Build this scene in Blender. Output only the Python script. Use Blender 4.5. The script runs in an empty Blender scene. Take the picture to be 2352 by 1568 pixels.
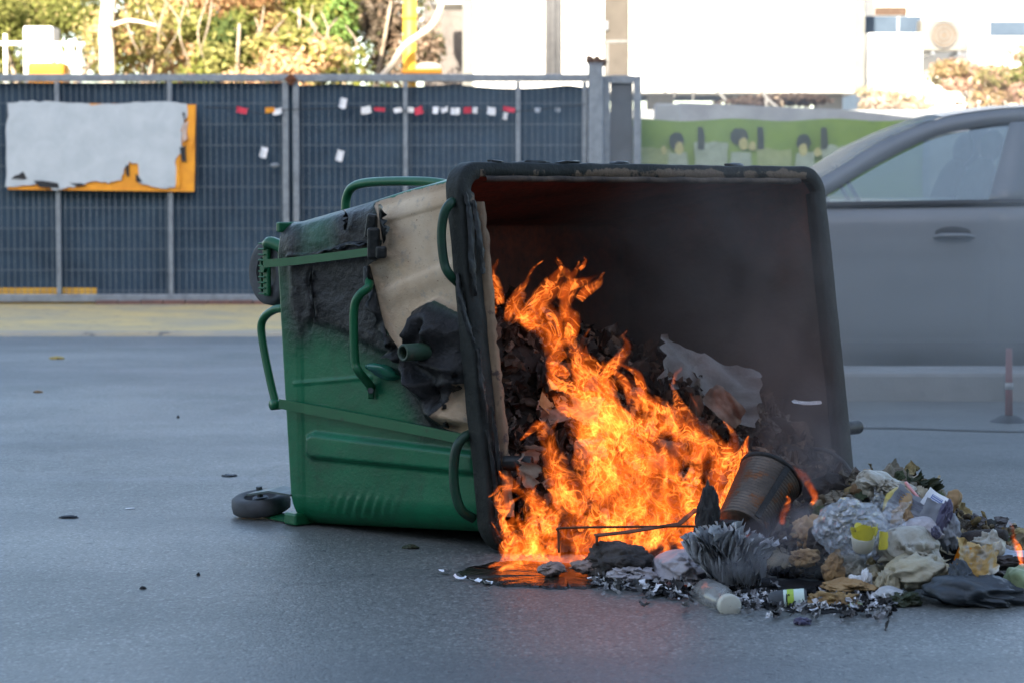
import bpy, bmesh, math, random
import numpy as np
from mathutils import Vector, Matrix, noise as mnoise

random.seed(7)
RNG = np.random.default_rng(7)
sc = bpy.context.scene
col = sc.collection

# ------------------------------------------------------------------ camera, sky, sun, exposure
FPX, CX, CY, CAMH = 5200.0, 1176.0, 784.0, 0.95          # the photograph measured on a 2352 x 1568 grid
PITCH = math.atan(324.0 / FPX)
cam_d = bpy.data.cameras.new('camera')
cam = bpy.data.objects.new('camera', cam_d)
col.objects.link(cam)
cam.location = (0, 0, CAMH)
cam.rotation_euler = (math.pi / 2 - PITCH, 0, 0)
cam_d.sensor_width = 36.0
cam_d.lens = FPX / 2352.0 * 36.0
cam_d.clip_start = 0.05
cam_d.clip_end = 2000
cam_d.dof.use_dof = True
cam_d.dof.focus_distance = 6.2
cam_d.dof.aperture_fstop = 5.6
sc.camera = cam

SUN_EL, SUN_AZ = math.radians(24), math.radians(192)      # the sun stands low behind the camera, a little to the left
world = bpy.data.worlds.new('World')
sc.world = world
world.use_nodes = True
wn = world.node_tree
bg = wn.nodes['Background']
sky = wn.nodes.new('ShaderNodeTexSky')
sky.sky_type = 'NISHITA'
sky.sun_disc = False
sky.sun_elevation = SUN_EL
sky.sun_rotation = SUN_AZ
sky.air_density = 1.0
sky.dust_density = 1.6
sky.ozone_density = 0.35
wn.links.new(sky.outputs[0], bg.inputs[0])
bg.inputs[1].default_value = 0.13
sun_d = bpy.data.lights.new('sun', 'SUN')
sun_d.energy = 5.0
sun_d.angle = math.radians(0.5)
sun_d.color = (1.0, 0.90, 0.74)
sun = bpy.data.objects.new('sun', sun_d)
col.objects.link(sun)
sd = Vector((math.sin(SUN_AZ) * math.cos(SUN_EL), math.cos(SUN_AZ) * math.cos(SUN_EL), math.sin(SUN_EL)))
sun.rotation_euler = sd.to_track_quat('Z', 'Y').to_euler()
sun.location = (0, -6, 30)
EXPO = 2.3
sc.view_settings.view_transform = 'Standard'
sc.view_settings.look = 'None'
sc.view_settings.exposure = EXPO
sc.view_settings.gamma = 1
sc.view_settings.use_curve_mapping = False
sc.render.engine = 'CYCLES'
sc.cycles.use_denoising = True
sc.cycles.max_bounces = 8
sc.cycles.transparent_max_bounces = 96
sc.cycles.volume_bounces = 1
sc.cycles.sample_clamp_indirect = 6.0
sc.cycles.use_light_tree = True

# ------------------------------------------------------------------ unprojection
FW = np.array([0, math.cos(PITCH), -math.sin(PITCH)])
UP = np.array([0, math.sin(PITCH), math.cos(PITCH)])
RT = np.array([1.0, 0, 0])
EYE = np.array([0, 0, CAMH])


def ray(px, py):
    return FW + RT * ((px - CX) / FPX) - UP * ((py - CY) / FPX)


def P(px, py, Y):
    d = ray(px, py)
    return EYE + d * (Y / d[1])


def G(px, py, z=0.0):
    d = ray(px, py)
    return EYE + d * ((z - CAMH) / d[2])


def proj(p):
    q = np.asarray(p) - EYE
    f = q @ FW
    return CX + FPX * (q @ RT) / f, CY - FPX * (q @ UP) / f


def onplane(px, py, o, n):
    d = ray(px, py)
    return EYE + d * (np.dot(np.asarray(o) - EYE, n) / np.dot(d, n))


# ------------------------------------------------------------------ objects
OFF = {}


def setp(o, label=None, cat=None, group=None, kind=None):
    if label: o['label'] = label
    if cat: o['category'] = cat
    if group: o['group'] = group
    if kind: o['kind'] = kind
    return o


def thing(name, loc, label, cat, group=None):
    o = bpy.data.objects.new(name, None)
    o.empty_display_size = 0.1
    col.objects.link(o)
    o.location = tuple(float(c) for c in loc)
    OFF[o.name] = np.array(loc, dtype=float)
    return setp(o, label, cat, group)


def mobj(name, V, F, m, parent=None, smooth=True, attrs=None, uv=None, mi=None, origin=None, vcol=None):
    V = np.asarray(V, dtype=float)
    if parent is not None:
        off = OFF[parent.name]
    elif origin is not None:
        off = np.asarray(origin, dtype=float)
    else:
        off = np.array([0.5 * (V[:, 0].min() + V[:, 0].max()), 0.5 * (V[:, 1].min() + V[:, 1].max()), V[:, 2].min()])
    me = bpy.data.meshes.new(name)
    me.from_pydata((V - off).tolist(), [], [tuple(int(i) for i in f) for f in F])
    ms = m if isinstance(m, (list, tuple)) else [m]
    for x in ms:
        me.materials.append(x)
    if mi is not None:
        me.polygons.foreach_set('material_index', np.asarray(mi, dtype=np.int32))
    if smooth:
        me.polygons.foreach_set('use_smooth', np.ones(len(me.polygons), dtype=bool))
    for k, a in (attrs or {}).items():
        at = me.attributes.new(k, 'FLOAT', 'POINT')
        at.data.foreach_set('value', np.asarray(a, dtype=np.float32))
    if vcol is not None:
        at = me.attributes.new('tint', 'FLOAT_COLOR', 'POINT')
        c = np.ones((len(V), 4), dtype=np.float32)
        c[:, :3] = vcol
        at.data.foreach_set('color', c.ravel())
    me.validate()
    me.update()
    o = bpy.data.objects.new(name, me)
    col.objects.link(o)
    if parent is not None:
        o.parent = parent
    else:
        o.location = tuple(float(c) for c in off)
    OFF[o.name] = off
    return o


class MB:
    """collects pieces of ONE part"""
    def __init__(s):
        s.V, s.F, s.M, s.C = [], [], [], []
        s.n = 0

    def add(s, VF, mi=0, c=None):
        V, F = VF
        V = np.asarray(V, dtype=float)
        s.V.append(V)
        s.F += [tuple(i + s.n for i in f) for f in F]
        s.M += [mi] * len(F)
        if c is not None:
            s.C.append(np.tile(np.asarray(c, dtype=float)[:3], (len(V), 1)))
        s.n += len(V)
        return s

    def build(s, name, m, parent=None, smooth=False, **kw):
        vc = np.concatenate(s.C) if s.C else None
        return mobj(name, np.concatenate(s.V), s.F, m, parent, smooth, mi=s.M, vcol=vc, **kw)


def box(c, s, R=None):
    c = np.asarray(c, float)
    h = np.asarray(s, float) / 2
    V = np.array([[x, y, z] for x in (-1, 1) for y in (-1, 1) for z in (-1, 1)]) * h
    if R is not None:
        V = V @ np.asarray(R).T
    F = [(0, 1, 3, 2), (4, 6, 7, 5), (0, 4, 5, 1), (2, 3, 7, 6), (0, 2, 6, 4), (1, 5, 7, 3)]
    return V + c, F


def bevbox(c, s, b, R=None):
    """box with chamfered edges"""
    bm = bmesh.new()
    bmesh.ops.create_cube(bm, size=1.0)
    for v in bm.verts:
        v.co = Vector((v.co.x * s[0], v.co.y * s[1], v.co.z * s[2]))
    bmesh.ops.bevel(bm, geom=bm.edges[:], offset=b, segments=2, affect='EDGES', profile=0.5)
    bm.verts.index_update()
    V = np.array([v.co[:] for v in bm.verts])
    F = [tuple(v.index for v in f.verts) for f in bm.faces]
    bm.free()
    if R is not None:
        V = V @ np.asarray(R).T
    return V + np.asarray(c, float), F


def frame(d, ref=(0, 0, 1)):
    d = np.asarray(d, float)
    d = d / np.linalg.norm(d)
    ref = np.asarray(ref, float)
    if abs(d @ ref) > 0.97:
        ref = np.array([1.0, 0, 0]) if abs(d[0]) < .9 else np.array([0, 1.0, 0])
    a = np.cross(ref, d)
    a /= np.linalg.norm(a)
    b = np.cross(d, a)
    return a, b, d


def smoothpath(pts, per=8):
    p = np.asarray(pts, float)
    if len(p) < 3:
        t = np.linspace(0, 1, per + 1)[:, None]
        return p[0] * (1 - t) + p[1] * t
    q = np.vstack([2 * p[0] - p[1], p, 2 * p[-1] - p[-2]])
    out = []
    for i in range(1, len(q) - 2):
        for t in np.arange(per) / per:
            a, b, c, d = q[i - 1], q[i], q[i + 1], q[i + 2]
            out.append(.5 * ((2 * b) + (c - a) * t + (2 * a - 5 * b + 4 * c - d) * t * t + (3 * b - a - 3 * c + d) * t ** 3))
    out.append(p[-1])
    return np.array(out)


def tube(pts, r, n=10, per=8, smooth=True, caps=True):
    p = smoothpath(pts, per) if smooth else np.asarray(pts, float)
    m = len(p)
    r = np.interp(np.linspace(0, 1, m), np.linspace(0, 1, len(np.atleast_1d(r))), np.atleast_1d(r))
    tg = np.gradient(p, axis=0)
    tg /= np.linalg.norm(tg, axis=1)[:, None] + 1e-12
    a, b, _ = frame(tg[0])
    V = []
    an = np.arange(n) * 2 * math.pi / n
    for i in range(m):
        a = a - tg[i] * (a @ tg[i])
        a /= np.linalg.norm(a)
        b = np.cross(tg[i], a)
        V.append(p[i] + r[i] * (np.cos(an)[:, None] * a + np.sin(an)[:, None] * b))
    V = np.concatenate(V)
    F = [(i * n + j, i * n + (j + 1) % n, (i + 1) * n + (j + 1) % n, (i + 1) * n + j) for i in range(m - 1) for j in range(n)]
    if caps:
        F += [tuple(range(n - 1, -1, -1)), tuple((m - 1) * n + j for j in range(n))]
    return V, F


def lathe(prof, o, axis, n=32, ref=(0, 0, 1)):
    """prof: list of (radius, height along the axis)"""
    a, b, d = frame(axis, ref)
    an = np.arange(n) * 2 * math.pi / n
    V = [np.asarray(o) + d * h + r * (np.cos(an)[:, None] * a + np.sin(an)[:, None] * b) for r, h in prof]
    m = len(prof)
    F = [(i * n + j, i * n + (j + 1) % n, (i + 1) * n + (j + 1) % n, (i + 1) * n + j) for i in range(m - 1) for j in range(n)]
    return np.concatenate(V), F


def ribbon(pts, w, th, nrm):
    """flat bar along a polyline; nrm is the flat side's normal"""
    p = np.asarray(pts, float)
    tg = np.gradient(p, axis=0)
    V = []
    nrm = np.asarray(nrm, float)
    for i in range(len(p)):
        t = tg[i] / np.linalg.norm(tg[i])
        s = np.cross(t, nrm)
        s /= np.linalg.norm(s)
        nn = np.cross(s, t)
        V += [p[i] + s * w / 2 + nn * th / 2, p[i] - s * w / 2 + nn * th / 2, p[i] - s * w / 2 - nn * th / 2, p[i] + s * w / 2 - nn * th / 2]
    m = len(p)
    F = [(i * 4 + j, i * 4 + (j + 1) % 4, i * 4 + 4 + (j + 1) % 4, i * 4 + 4 + j) for i in range(m - 1) for j in range(4)]
    F += [(3, 2, 1, 0), tuple((m - 1) * 4 + j for j in range(4))]
    return np.array(V), F


def grid_faces(nu, nv, off=0):
    return [(off + i * nv + j, off + (i + 1) * nv + j, off + (i + 1) * nv + j + 1, off + i * nv + j + 1) for i in range(nu - 1) for j in range(nv - 1)]


def prism(poly, o, ax, ay, depth, nrm):
    """extrude a 2-D outline (given in metres along ax, ay from o) by depth against nrm"""
    poly = np.asarray(poly, float)
    A = np.asarray(o) + poly[:, :1] * np.asarray(ax) + poly[:, 1:2] * np.asarray(ay)
    B = A - np.asarray(nrm) * depth
    n = len(poly)
    F = [tuple(range(n)), tuple(range(2 * n - 1, n - 1, -1))] + [(i, n + i, n + (i + 1) % n, (i + 1) % n) for i in range(n)]
    return np.vstack([A, B]), F


ICO = {}


def ico(k):
    if k not in ICO:
        bm = bmesh.new()
        bmesh.ops.create_icosphere(bm, subdivisions=k, radius=1)
        bm.verts.index_update()
        ICO[k] = (np.array([v.co[:] for v in bm.verts]), [tuple(v.index for v in f.verts) for f in bm.faces])
        bm.free()
    return ICO[k]


def tri(x):
    return 2 * np.abs(x - np.floor(x + .5))


def creases(p, seed, f=1.0, octs=3, k=5):
    r = np.random.default_rng(seed)
    out = np.zeros(len(p))
    amp = 1.0
    for o in range(octs):
        for _ in range(k):
            d = r.normal(size=3)
            d /= np.linalg.norm(d)
            e = r.normal(size=3)
            out += amp * (tri(p @ d * f + r.random() + .35 * np.sin(p @ e * f * 1.7 + r.random() * 6)) - .5) / k
        f *= 2.1
        amp *= .52
    return out


def waves(p, seed, f=1.0, octs=3):
    r = np.random.default_rng(seed)
    out = np.zeros(len(p))
    amp = 1.0
    for o in range(octs):
        for _ in range(4):
            d = r.normal(size=3)
            out += amp * np.sin(p @ d * f * 2.2 + r.random() * 6.28) / 4
        f *= 2.0
        amp *= .5
    return out


def crumple(c, rad, seed, amp=.3, f=1.1, sub=4, flat=None, R=None, octs=3, soft=False):
    if amp >= .2 and sub == 4 and not soft:
        sub = 5
    V, F = ico(sub)
    if soft:
        Q = V * (1 + amp * 1.5 * waves(V, seed, f, octs))[:, None] * np.asarray(rad)
    else:
        r = np.random.default_rng(seed + 5000)
        w = V + .25 * np.stack([waves(V, seed + k, 1.3, 2) for k in range(3)], 1)
        dsp = creases(w, seed, f * .85, octs, 3) * 1.7
        # irregular outline: a few lobes, sharp folds on top, corners pulled out
        Q = V * (1 + amp * (1.0 * dsp + .9 * waves(V, seed + 9, .8, 2)))[:, None]
        Q = Q + amp * .22 * np.stack([creases(w, seed + 20 + k, f * 1.5, 2, 3) for k in range(3)], 1)
        Q = Q * np.asarray(rad)
    if R is not None:
        Q = Q @ np.asarray(R).T
    Q = Q + np.asarray(c)
    if flat is not None:
        low = Q[:, 2] < flat
        Q[low, 2] = flat + .1 * (Q[low, 2] - flat) * 0 + 0.0005 * RNG.random(low.sum())
    return Q, F


def bagmesh(c, rad, seed, amp=.3, flat=None, R=None, pinch=4, sub=5):
    """thin crushed bag or tissue: sharp folds run out of a few pinched points"""
    V, F = ico(sub)
    r = np.random.default_rng(seed + 9000)
    w = V + .16 * np.stack([waves(V, seed + k, 1.5, 2) for k in range(3)], 1)
    d = .55 * waves(V, seed + 3, .9, 2)
    for k in range(pinch):
        q = r.normal(size=3)
        q[1] -= .8
        q /= np.linalg.norm(q)
        a, b, _ = frame(q)
        th = np.arctan2(w @ b, w @ a)
        ds = np.arccos(np.clip(w @ q, -1, 1))
        n_f = r.integers(4, 8)
        fold = 1 - np.abs(np.sin(th * n_f / 2 + r.random() * 6 + 1.2 * np.sin(ds * 3 + k)))
        d += .75 * (fold ** 1.5 - .35) * np.exp(-(ds / .95) ** 2) * sstep(.0, .25, ds) - .5 * np.exp(-(ds / .16) ** 2)
    d += .22 * creases(w, seed + 31, 2.2, 2, 3)
    Q = V * (1 + amp * d)[:, None] * np.asarray(rad)
    if R is not None:
        Q = Q @ np.asarray(R).T
    Q = Q + np.asarray(c)
    if flat is not None:
        low = Q[:, 2] < flat
        Q[low, 2] = flat + 0.0005 * RNG.random(low.sum())
    return Q, F


def rot(axis, deg):
    return np.array(Matrix.Rotation(math.radians(deg), 3, Vector(axis)))


def rotxyz(x, y, z):
    return rot((0, 0, 1), z) @ rot((0, 1, 0), y) @ rot((1, 0, 0), x)


def sheet(c, w, h, R, seed, amp=.01, bend=0.0, n=12, ragged=0.0, f=6.0):
    r = np.random.default_rng(seed)
    u, v = np.meshgrid(np.linspace(-.5, .5, n), np.linspace(-.5, .5, n), indexing='ij')
    u = u.ravel()
    v = v.ravel()
    p = np.stack([u, v, 0 * u], 1)
    z = amp * creases(p * f / 3 + r.random(3) * 9, seed, 1.0, 3) + bend * (u * u * 4)
    rw = sstep(.25, .5, np.maximum(np.abs(u), np.abs(v)))
    ru = waves(p * 3.2, seed + 71, 1.6, 3) * ragged * .34 * rw
    rv = waves(p * 3.2, seed + 72, 1.6, 3) * ragged * .34 * rw
    Q = np.stack([(u + ru) * w, (v + rv) * h, z], 1) @ np.asarray(R).T + np.asarray(c)
    return Q, grid_faces(n, n)


def sdf_poly(px, py, poly):
    """signed distance to a polygon, positive inside"""
    poly = np.asarray(poly, float)
    d = np.full(len(px), 1e18)
    ins = np.zeros(len(px), bool)
    for i in range(len(poly)):
        a, b = poly[i], poly[(i + 1) % len(poly)]
        e = b - a
        wx, wy = px - a[0], py - a[1]
        t = np.clip((wx * e[0] + wy * e[1]) / (e @ e), 0, 1)
        d = np.minimum(d, (wx - e[0] * t) ** 2 + (wy - e[1] * t) ** 2)
        cnd = (a[1] > py) != (b[1] > py)
        with np.errstate(divide='ignore', invalid='ignore'):
            xi = (b[0] - a[0]) * (py - a[1]) / (b[1] - a[1] + 1e-12) + a[0]
        ins ^= cnd & (px < xi)
    return np.where(ins, 1, -1) * np.sqrt(d)


def sstep(a, b, x):
    t = np.clip((x - a) / (b - a), 0, 1)
    return t * t * (3 - 2 * t)


# ------------------------------------------------------------------ materials
def nd(nt, typ, ins=None, **props):
    n = nt.nodes.new(typ)
    for k, v in props.items():
        setattr(n, k, v)
    for k, v in (ins or {}).items():
        s = n.inputs[k]
        if hasattr(v, 'is_output'):
            nt.links.new(v, s)
        elif hasattr(v, 'outputs'):
            nt.links.new(v.outputs[0], s)
        else:
            if isinstance(v, (tuple, list)) and len(v) == 3 and s.type == 'RGBA':
                v = (*v, 1)
            s.default_value = v
    return n


def newmat(name):
    m = bpy.data.materials.new(name)
    m.use_nodes = True
    nt = m.node_tree
    nt.nodes.clear()
    out = nt.nodes.new('ShaderNodeOutputMaterial')
    return m, nt, out


def ramp(nt, fac, stops, interp='LINEAR'):
    n = nt.nodes.new('ShaderNodeValToRGB')
    n.color_ramp.interpolation = interp
    el = n.color_ramp.elements
    while len(el) < len(stops):
        el.new(.5)
    for e, (p, c) in zip(el, stops):
        e.position = p
        e.color = (*c, 1) if len(c) == 3 else c
    nt.links.new(fac, n.inputs[0])
    return n


def math_(nt, op, a, b=0.0, clamp=False):
    return nd(nt, 'ShaderNodeMath', {0: a, 1: b}, operation=op, use_clamp=clamp).outputs[0]


def mixc(nt, f, a, b, blend='MIX'):
    n = nd(nt, 'ShaderNodeMix', {}, data_type='RGBA', blend_type=blend)
    for i, v in ((0, f), (6, a), (7, b)):
        if hasattr(v, 'is_output'):
            nt.links.new(v, n.inputs[i])
        else:
            n.inputs[i].default_value = (*v, 1) if isinstance(v, (tuple, list)) and len(v) == 3 else v
    return n.outputs[2]


def pbr(name, c1, c2=None, ns=10.0, rough=.6, metal=0.0, bump=.0, bs=40.0, spec=.28, lo=.35, hi=.65, c3=None, ns3=60.0, f3=.62, tint=False,
        alpha=None, coat=0.0, trans=0.0, sheenr=0.15, wear=0.3):
    m, nt, out = newmat(name)
    tc = nd(nt, 'ShaderNodeTexCoord').outputs['Object']
    b = nd(nt, 'ShaderNodeBsdfPrincipled', {'Roughness': rough, 'Metallic': metal, 'Specular IOR Level': spec, 'Coat Weight': coat})
    c2 = c2 or tuple(x * .72 for x in c1)
    n1 = nd(nt, 'ShaderNodeTexNoise', {'Vector': tc, 'Scale': ns, 'Detail': 6, 'Roughness': .6, 'Distortion': .3}).outputs[0]
    f = ramp(nt, n1, [(lo, (0, 0, 0)), (hi, (1, 1, 1))]).outputs[0]
    if tint:
        at = nd(nt, 'ShaderNodeAttribute', attribute_name='tint').outputs['Color']
        dark = mixc(nt, 1.0, at, c2, 'MULTIPLY')
        c = mixc(nt, f, at, dark)
    else:
        c = mixc(nt, f, c1, c2)
    if c3:
        n3 = nd(nt, 'ShaderNodeTexNoise', {'Vector': tc, 'Scale': ns3, 'Detail': 4, 'Roughness': .65}).outputs[0]
        f3n = ramp(nt, n3, [(f3, (0, 0, 0)), (min(1, f3 + .08), (1, 1, 1))]).outputs[0]
        c = mixc(nt, f3n, c, c3)
    nt.links.new(c, b.inputs['Base Color'])
    rr = nd(nt, 'ShaderNodeMapRange', {'Value': n1, 'To Min': max(0, rough - sheenr), 'To Max': min(1, rough + sheenr)})
    nt.links.new(rr.outputs[0], b.inputs['Roughness'])
    if bump:
        nb = nd(nt, 'ShaderNodeTexNoise', {'Vector': tc, 'Scale': bs, 'Detail': 5, 'Roughness': .6}).outputs[0]
        bp = nd(nt, 'ShaderNodeBump', {'Height': nb, 'Strength': min(1, bump), 'Distance': .5 / bs})
        nt.links.new(bp.outputs[0], b.inputs['Normal'])
    if alpha is not None:
        b.inputs['Alpha'].default_value = alpha
    if trans:
        b.inputs['Transmission Weight'].default_value = trans
    nt.links.new(b.outputs[0], out.inputs[0])
    return m


M = {}
M['galv'] = pbr('galvanised_steel', (.24, .275, .31), (.17, .195, .225), 14, .5, .3, .15, 60)
M['galv_dark'] = pbr('dull_steel', (.22, .24, .27), (.15, .165, .185), 14, .55, .3, .15, 60)
M['fabric'] = pbr('shade_cloth', (.019, .040, .068), (.039, .072, .112), 1.6, .8, 0, .25, 30)
M['wire'] = pbr('mesh_wire', (.15, .175, .20), (.11, .13, .15), 14, .5)
M['rail'] = pbr('railing_grey', (.17, .165, .16), (.13, .13, .125), 10, .5)
M['rust'] = pbr('rust', (.16, .06, .03), (.08, .035, .02), 30, .85, 0, .3, 90)
M['white_wall'] = pbr('white_render', (.80, .79, .76), (.70, .68, .63), 1.2, .8, 0, .1, 50)
M['grey_wall'] = pbr('grey_render', (.36, .37, .38), (.27, .275, .285), 4, .85, 0, .2, 40)
M['conc'] = pbr('concrete', (.24, .24, .235), (.17, .17, .165), 3, .85, 0, .3, 70, c3=(.17, .17, .17), ns3=14, f3=.6)
M['yellow'] = pbr('yellow_paint', (.75, .42, .04), (.62, .33, .035), 8, .5, 0, .1, 40)
M['orange'] = pbr('orange_paint', (.80, .34, .03), (.68, .27, .03), 8, .55, 0, .1, 40)
M['paintwhite'] = pbr('white_paint', (.47, .52, .56), (.40, .45, .49), 5, .7, 0, .15, 40)
M['black'] = pbr('black_paint', (.02, .022, .026), (.03, .032, .036), 20, .5)
M['dirt'] = pbr('dirt', (.30, .24, .17), (.2, .16, .11), 2, .95, 0, .4, 20)
M['tan'] = pbr('brown_door', (.060, .050, .040), (.05, .042, .034), 6, .6)
M['glass_dark'] = pbr('window_glass', (.07, .095, .13), (.05, .07, .10), 4, .08)
M['brown'] = pbr('brown_blind', (.075, .045, .03), (.05, .03, .02), 10, .7)
M['red'] = pbr('red_cloth', (.55, .04, .07), (.42, .03, .06), 14, .7)
M['white'] = pbr('white_plastic', (.72, .73, .75), (.6, .61, .63), 14, .5)
M['bark'] = pbr('bark', (.38, .31, .24), (.22, .17, .12), 14, .9, 0, .5, 40)
M['palebark'] = pbr('pale_bark', (.72, .62, .5), (.55, .46, .36), 9, .85, 0, .4, 30)
M['green_banner'] = pbr('green_print', (.19, .28, .055), (.14, .22, .045), 3, .6)
M['pr_dark'] = pbr('print_dark', (.04, .05, .045), (.06, .07, .05), 20, .6)
M['pr_yel'] = pbr('print_yellow', (.40, .38, .17), (.32, .3, .12), 20, .6)
M['pr_pale'] = pbr('print_pale', (.30, .35, .27), (.22, .27, .19), 14, .6)
M['greenp'] = pbr('green_enamel', (.006, .095, .036), (.008, .075, .031), 7, .38, 0, .06, 60, coat=.05, c3=(.015, .035, .018), ns3=26, f3=.66)
M['tyre'] = pbr('tyre_rubber', (.045, .048, .052), (.07, .073, .078), 25, .75, 0, .2, 80)
M['hub'] = pbr('hub_plastic', (.04, .045, .05), (.06, .06, .065), 20, .55)
M['steelbolt'] = pbr('bolt_steel', (.10, .11, .11), (.06, .065, .07), 60, .5, .5)
M['char'] = pbr('char', (.012, .012, .013), (.03, .029, .028), 22, .7, 0, .5, 55, c3=(.07, .068, .065), ns3=90, f3=.66)


def leafmat(name, c1, c2, tr=.35):
    m, nt, out = newmat(name)
    at = nd(nt, 'ShaderNodeAttribute', attribute_name='tint').outputs['Color']
    d = nd(nt, 'ShaderNodeBsdfDiffuse', {'Color': at})
    t = nd(nt, 'ShaderNodeBsdfTranslucent', {'Color': at})
    mx = nd(nt, 'ShaderNodeMixShader', {0: tr, 1: d, 2: t})
    nt.links.new(mx.outputs[0], out.inputs[0])
    return m


M['leaf'] = leafmat('leaf', None, None)

# ------------------------------------------------------------------ asphalt
def asphalt():
    m, nt, out = newmat('asphalt')
    tc = nd(nt, 'ShaderNodeTexCoord').outputs['Object']
    vo = nd(nt, 'ShaderNodeTexVoronoi', {'Vector': tc, 'Scale': 150.0, 'Randomness': 1.0})
    st = ramp(nt, vo.outputs['Color'], [(.2, (.074, .074, .068)), (.45, (.103, .103, .095)), (.75, (.138, .138, .127)), (.95, (.27, .27, .25))]).outputs[0]
    big = nd(nt, 'ShaderNodeTexNoise', {'Vector': tc, 'Scale': .9, 'Detail': 6, 'Roughness': .62}).outputs[0]
    c = mixc(nt, ramp(nt, big, [(.35, (0, 0, 0)), (.7, (1, 1, 1))]).outputs[0], st, mixc(nt, 1.0, st, (.66, .70, .70), 'MULTIPLY'))
    mp = nd(nt, 'ShaderNodeMapping', {'Vector': tc, 'Scale': (.25, 1.6, 1)})
    streak = nd(nt, 'ShaderNodeTexNoise', {'Vector': mp, 'Scale': 1.4, 'Detail': 5, 'Roughness': .6}).outputs[0]
    c = mixc(nt, ramp(nt, streak, [(.58, (0, 0, 0)), (.72, (.45, .45, .45))]).outputs[0], c, (.13, .135, .14))
    # worn wheel tracks, an oil stain or two and repair patches
    mp2 = nd(nt, 'ShaderNodeMapping', {'Vector': tc, 'Scale': (.05, .9, 1), 'Rotation': (0, 0, .03)})
    trk = nd(nt, 'ShaderNodeTexNoise', {'Vector': mp2, 'Scale': 1.0, 'Detail': 3, 'Roughness': .5}).outputs[0]
    c = mixc(nt, ramp(nt, trk, [(.46, (0, 0, 0)), (.60, (.4, .4, .4))]).outputs[0], c, (.048, .049, .051))
    oil = nd(nt, 'ShaderNodeTexNoise', {'Vector': tc, 'Scale': .55, 'Detail': 7, 'Roughness': .68, 'Distortion': .8}).outputs[0]
    c = mixc(nt, ramp(nt, oil, [(.60, (0, 0, 0)), (.68, (.5, .5, .5))]).outputs[0], c, (.036, .036, .037))
    crk = nd(nt, 'ShaderNodeTexVoronoi', {'Vector': nd(nt, 'ShaderNodeVectorMath', {0: tc, 1: nd(nt, 'ShaderNodeVectorMath', {0: nd(nt, 'ShaderNodeTexNoise', {'Vector': tc, 'Scale': 3.0, 'Detail': 5}).outputs['Color'], 'Scale': .5}, operation='SCALE').outputs[0]}, operation='ADD').outputs[0], 'Scale': .42}, feature='DISTANCE_TO_EDGE').outputs['Distance']
    c = mixc(nt, ramp(nt, crk, [(.0, (.55, .55, .55)), (.004, (0, 0, 0))]).outputs[0], c, (.025, .025, .026))
    pit = nd(nt, 'ShaderNodeTexNoise', {'Vector': tc, 'Scale': 38.0, 'Detail': 2, 'Roughness': .5}).outputs[0]
    pf = ramp(nt, pit, [(.64, (0, 0, 0)), (.70, (1, 1, 1))]).outputs[0]
    c = mixc(nt, math_(nt, 'MULTIPLY', pf, .7), c, (.018, .019, .02))
    b = nd(nt, 'ShaderNodeBsdfPrincipled', {'Base Color': c, 'Specular IOR Level': .5})
    rg = nd(nt, 'ShaderNodeMapRange', {'Value': big, 'From Min': .3, 'From Max': .7, 'To Min': .44, 'To Max': .56})
    nt.links.new(rg.outputs[0], b.inputs['Roughness'])
    hgt = math_(nt, 'SUBTRACT', math_(nt, 'MULTIPLY', vo.outputs['Distance'], -.6), math_(nt, 'MULTIPLY', pf, .7))
    nb = nd(nt, 'ShaderNodeTexNoise', {'Vector': tc, 'Scale': 9.0, 'Detail': 4}).outputs[0]
    hgt = math_(nt, 'ADD', hgt, math_(nt, 'MULTIPLY', nb, 1.2))
    bp = nd(nt, 'ShaderNodeBump', {'Height': hgt, 'Strength': .38, 'Distance': .0045})
    nt.links.new(bp.outputs[0], b.inputs['Normal'])
    nt.links.new(b.outputs[0], out.inputs[0])
    return m


M['asphalt'] = asphalt()
M['tar'] = pbr('tar_seam', (.022, .022, .024), (.035, .035, .037), 12, .5, 0, .2, 40)
M['pave'] = pbr('dusty_pavement', (.50, .37, .16), (.34, .29, .19), 1.7, .92, 0, .35, 35, c3=(.17, .155, .13), ns3=9, f3=.6)
M['kerbst'] = pbr('kerb_stone', (.38, .31, .19), (.27, .25, .21), 1.3, .9, 0, .4, 40, c3=(.15, .14, .125), ns3=5, f3=.6)
M['brick_red'] = pbr('red_edging', (.17, .095, .08), (.12, .075, .07), 6, .9, 0, .3, 40)

# ================================================================== THE SETTING
def quadsheet(name, x0, x1, y0, y1, z, m, kind='structure'):
    o = mobj(name, [(x0, y0, z), (x1, y0, z), (x1, y1, z), (x0, y1, z)], [(0, 1, 2, 3)], m, smooth=False)
    o['kind'] = kind
    return o


YK = G(300, 772)[1]                                       # kerb of the far pavement
YF = 20.2                                                 # the site fence
quadsheet('ground', -400, 400, -300, 900, -.02, M['dirt'])
quadsheet('road', -80, 80, -12.0, YF + 1.2, 0.0, M['asphalt'])

mb = MB().add(bevbox((-14, (YK + .2 + YF + 3.2) / 2, -.04), (32.0, YF + 3.0 - YK, .13), .012))
o = mb.build('pavement', M['pave'])
o['kind'] = 'structure'
nk = 300
kxs = np.linspace(-30, 3, nk)
V = []
for x in kxs:
    w_ = .012 * mnoise.noise((x * 1.3, 0, 0)) + .006 * mnoise.noise((x * 6, 3, 0))
    for y, z in ((YK + .22, .0265), (YK + .05, .028 + .2 * w_), (YK + .015, .024 + .2 * w_), (YK + .0 + 2 * w_, .014), (YK - .03 + 3 * w_, -.01)):
        V.append((x, y, z))
o = mobj('kerb', V, [f[::-1] for f in grid_faces(nk, 5)], M['kerbst'], smooth=True)
o['kind'] = 'structure'
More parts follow.
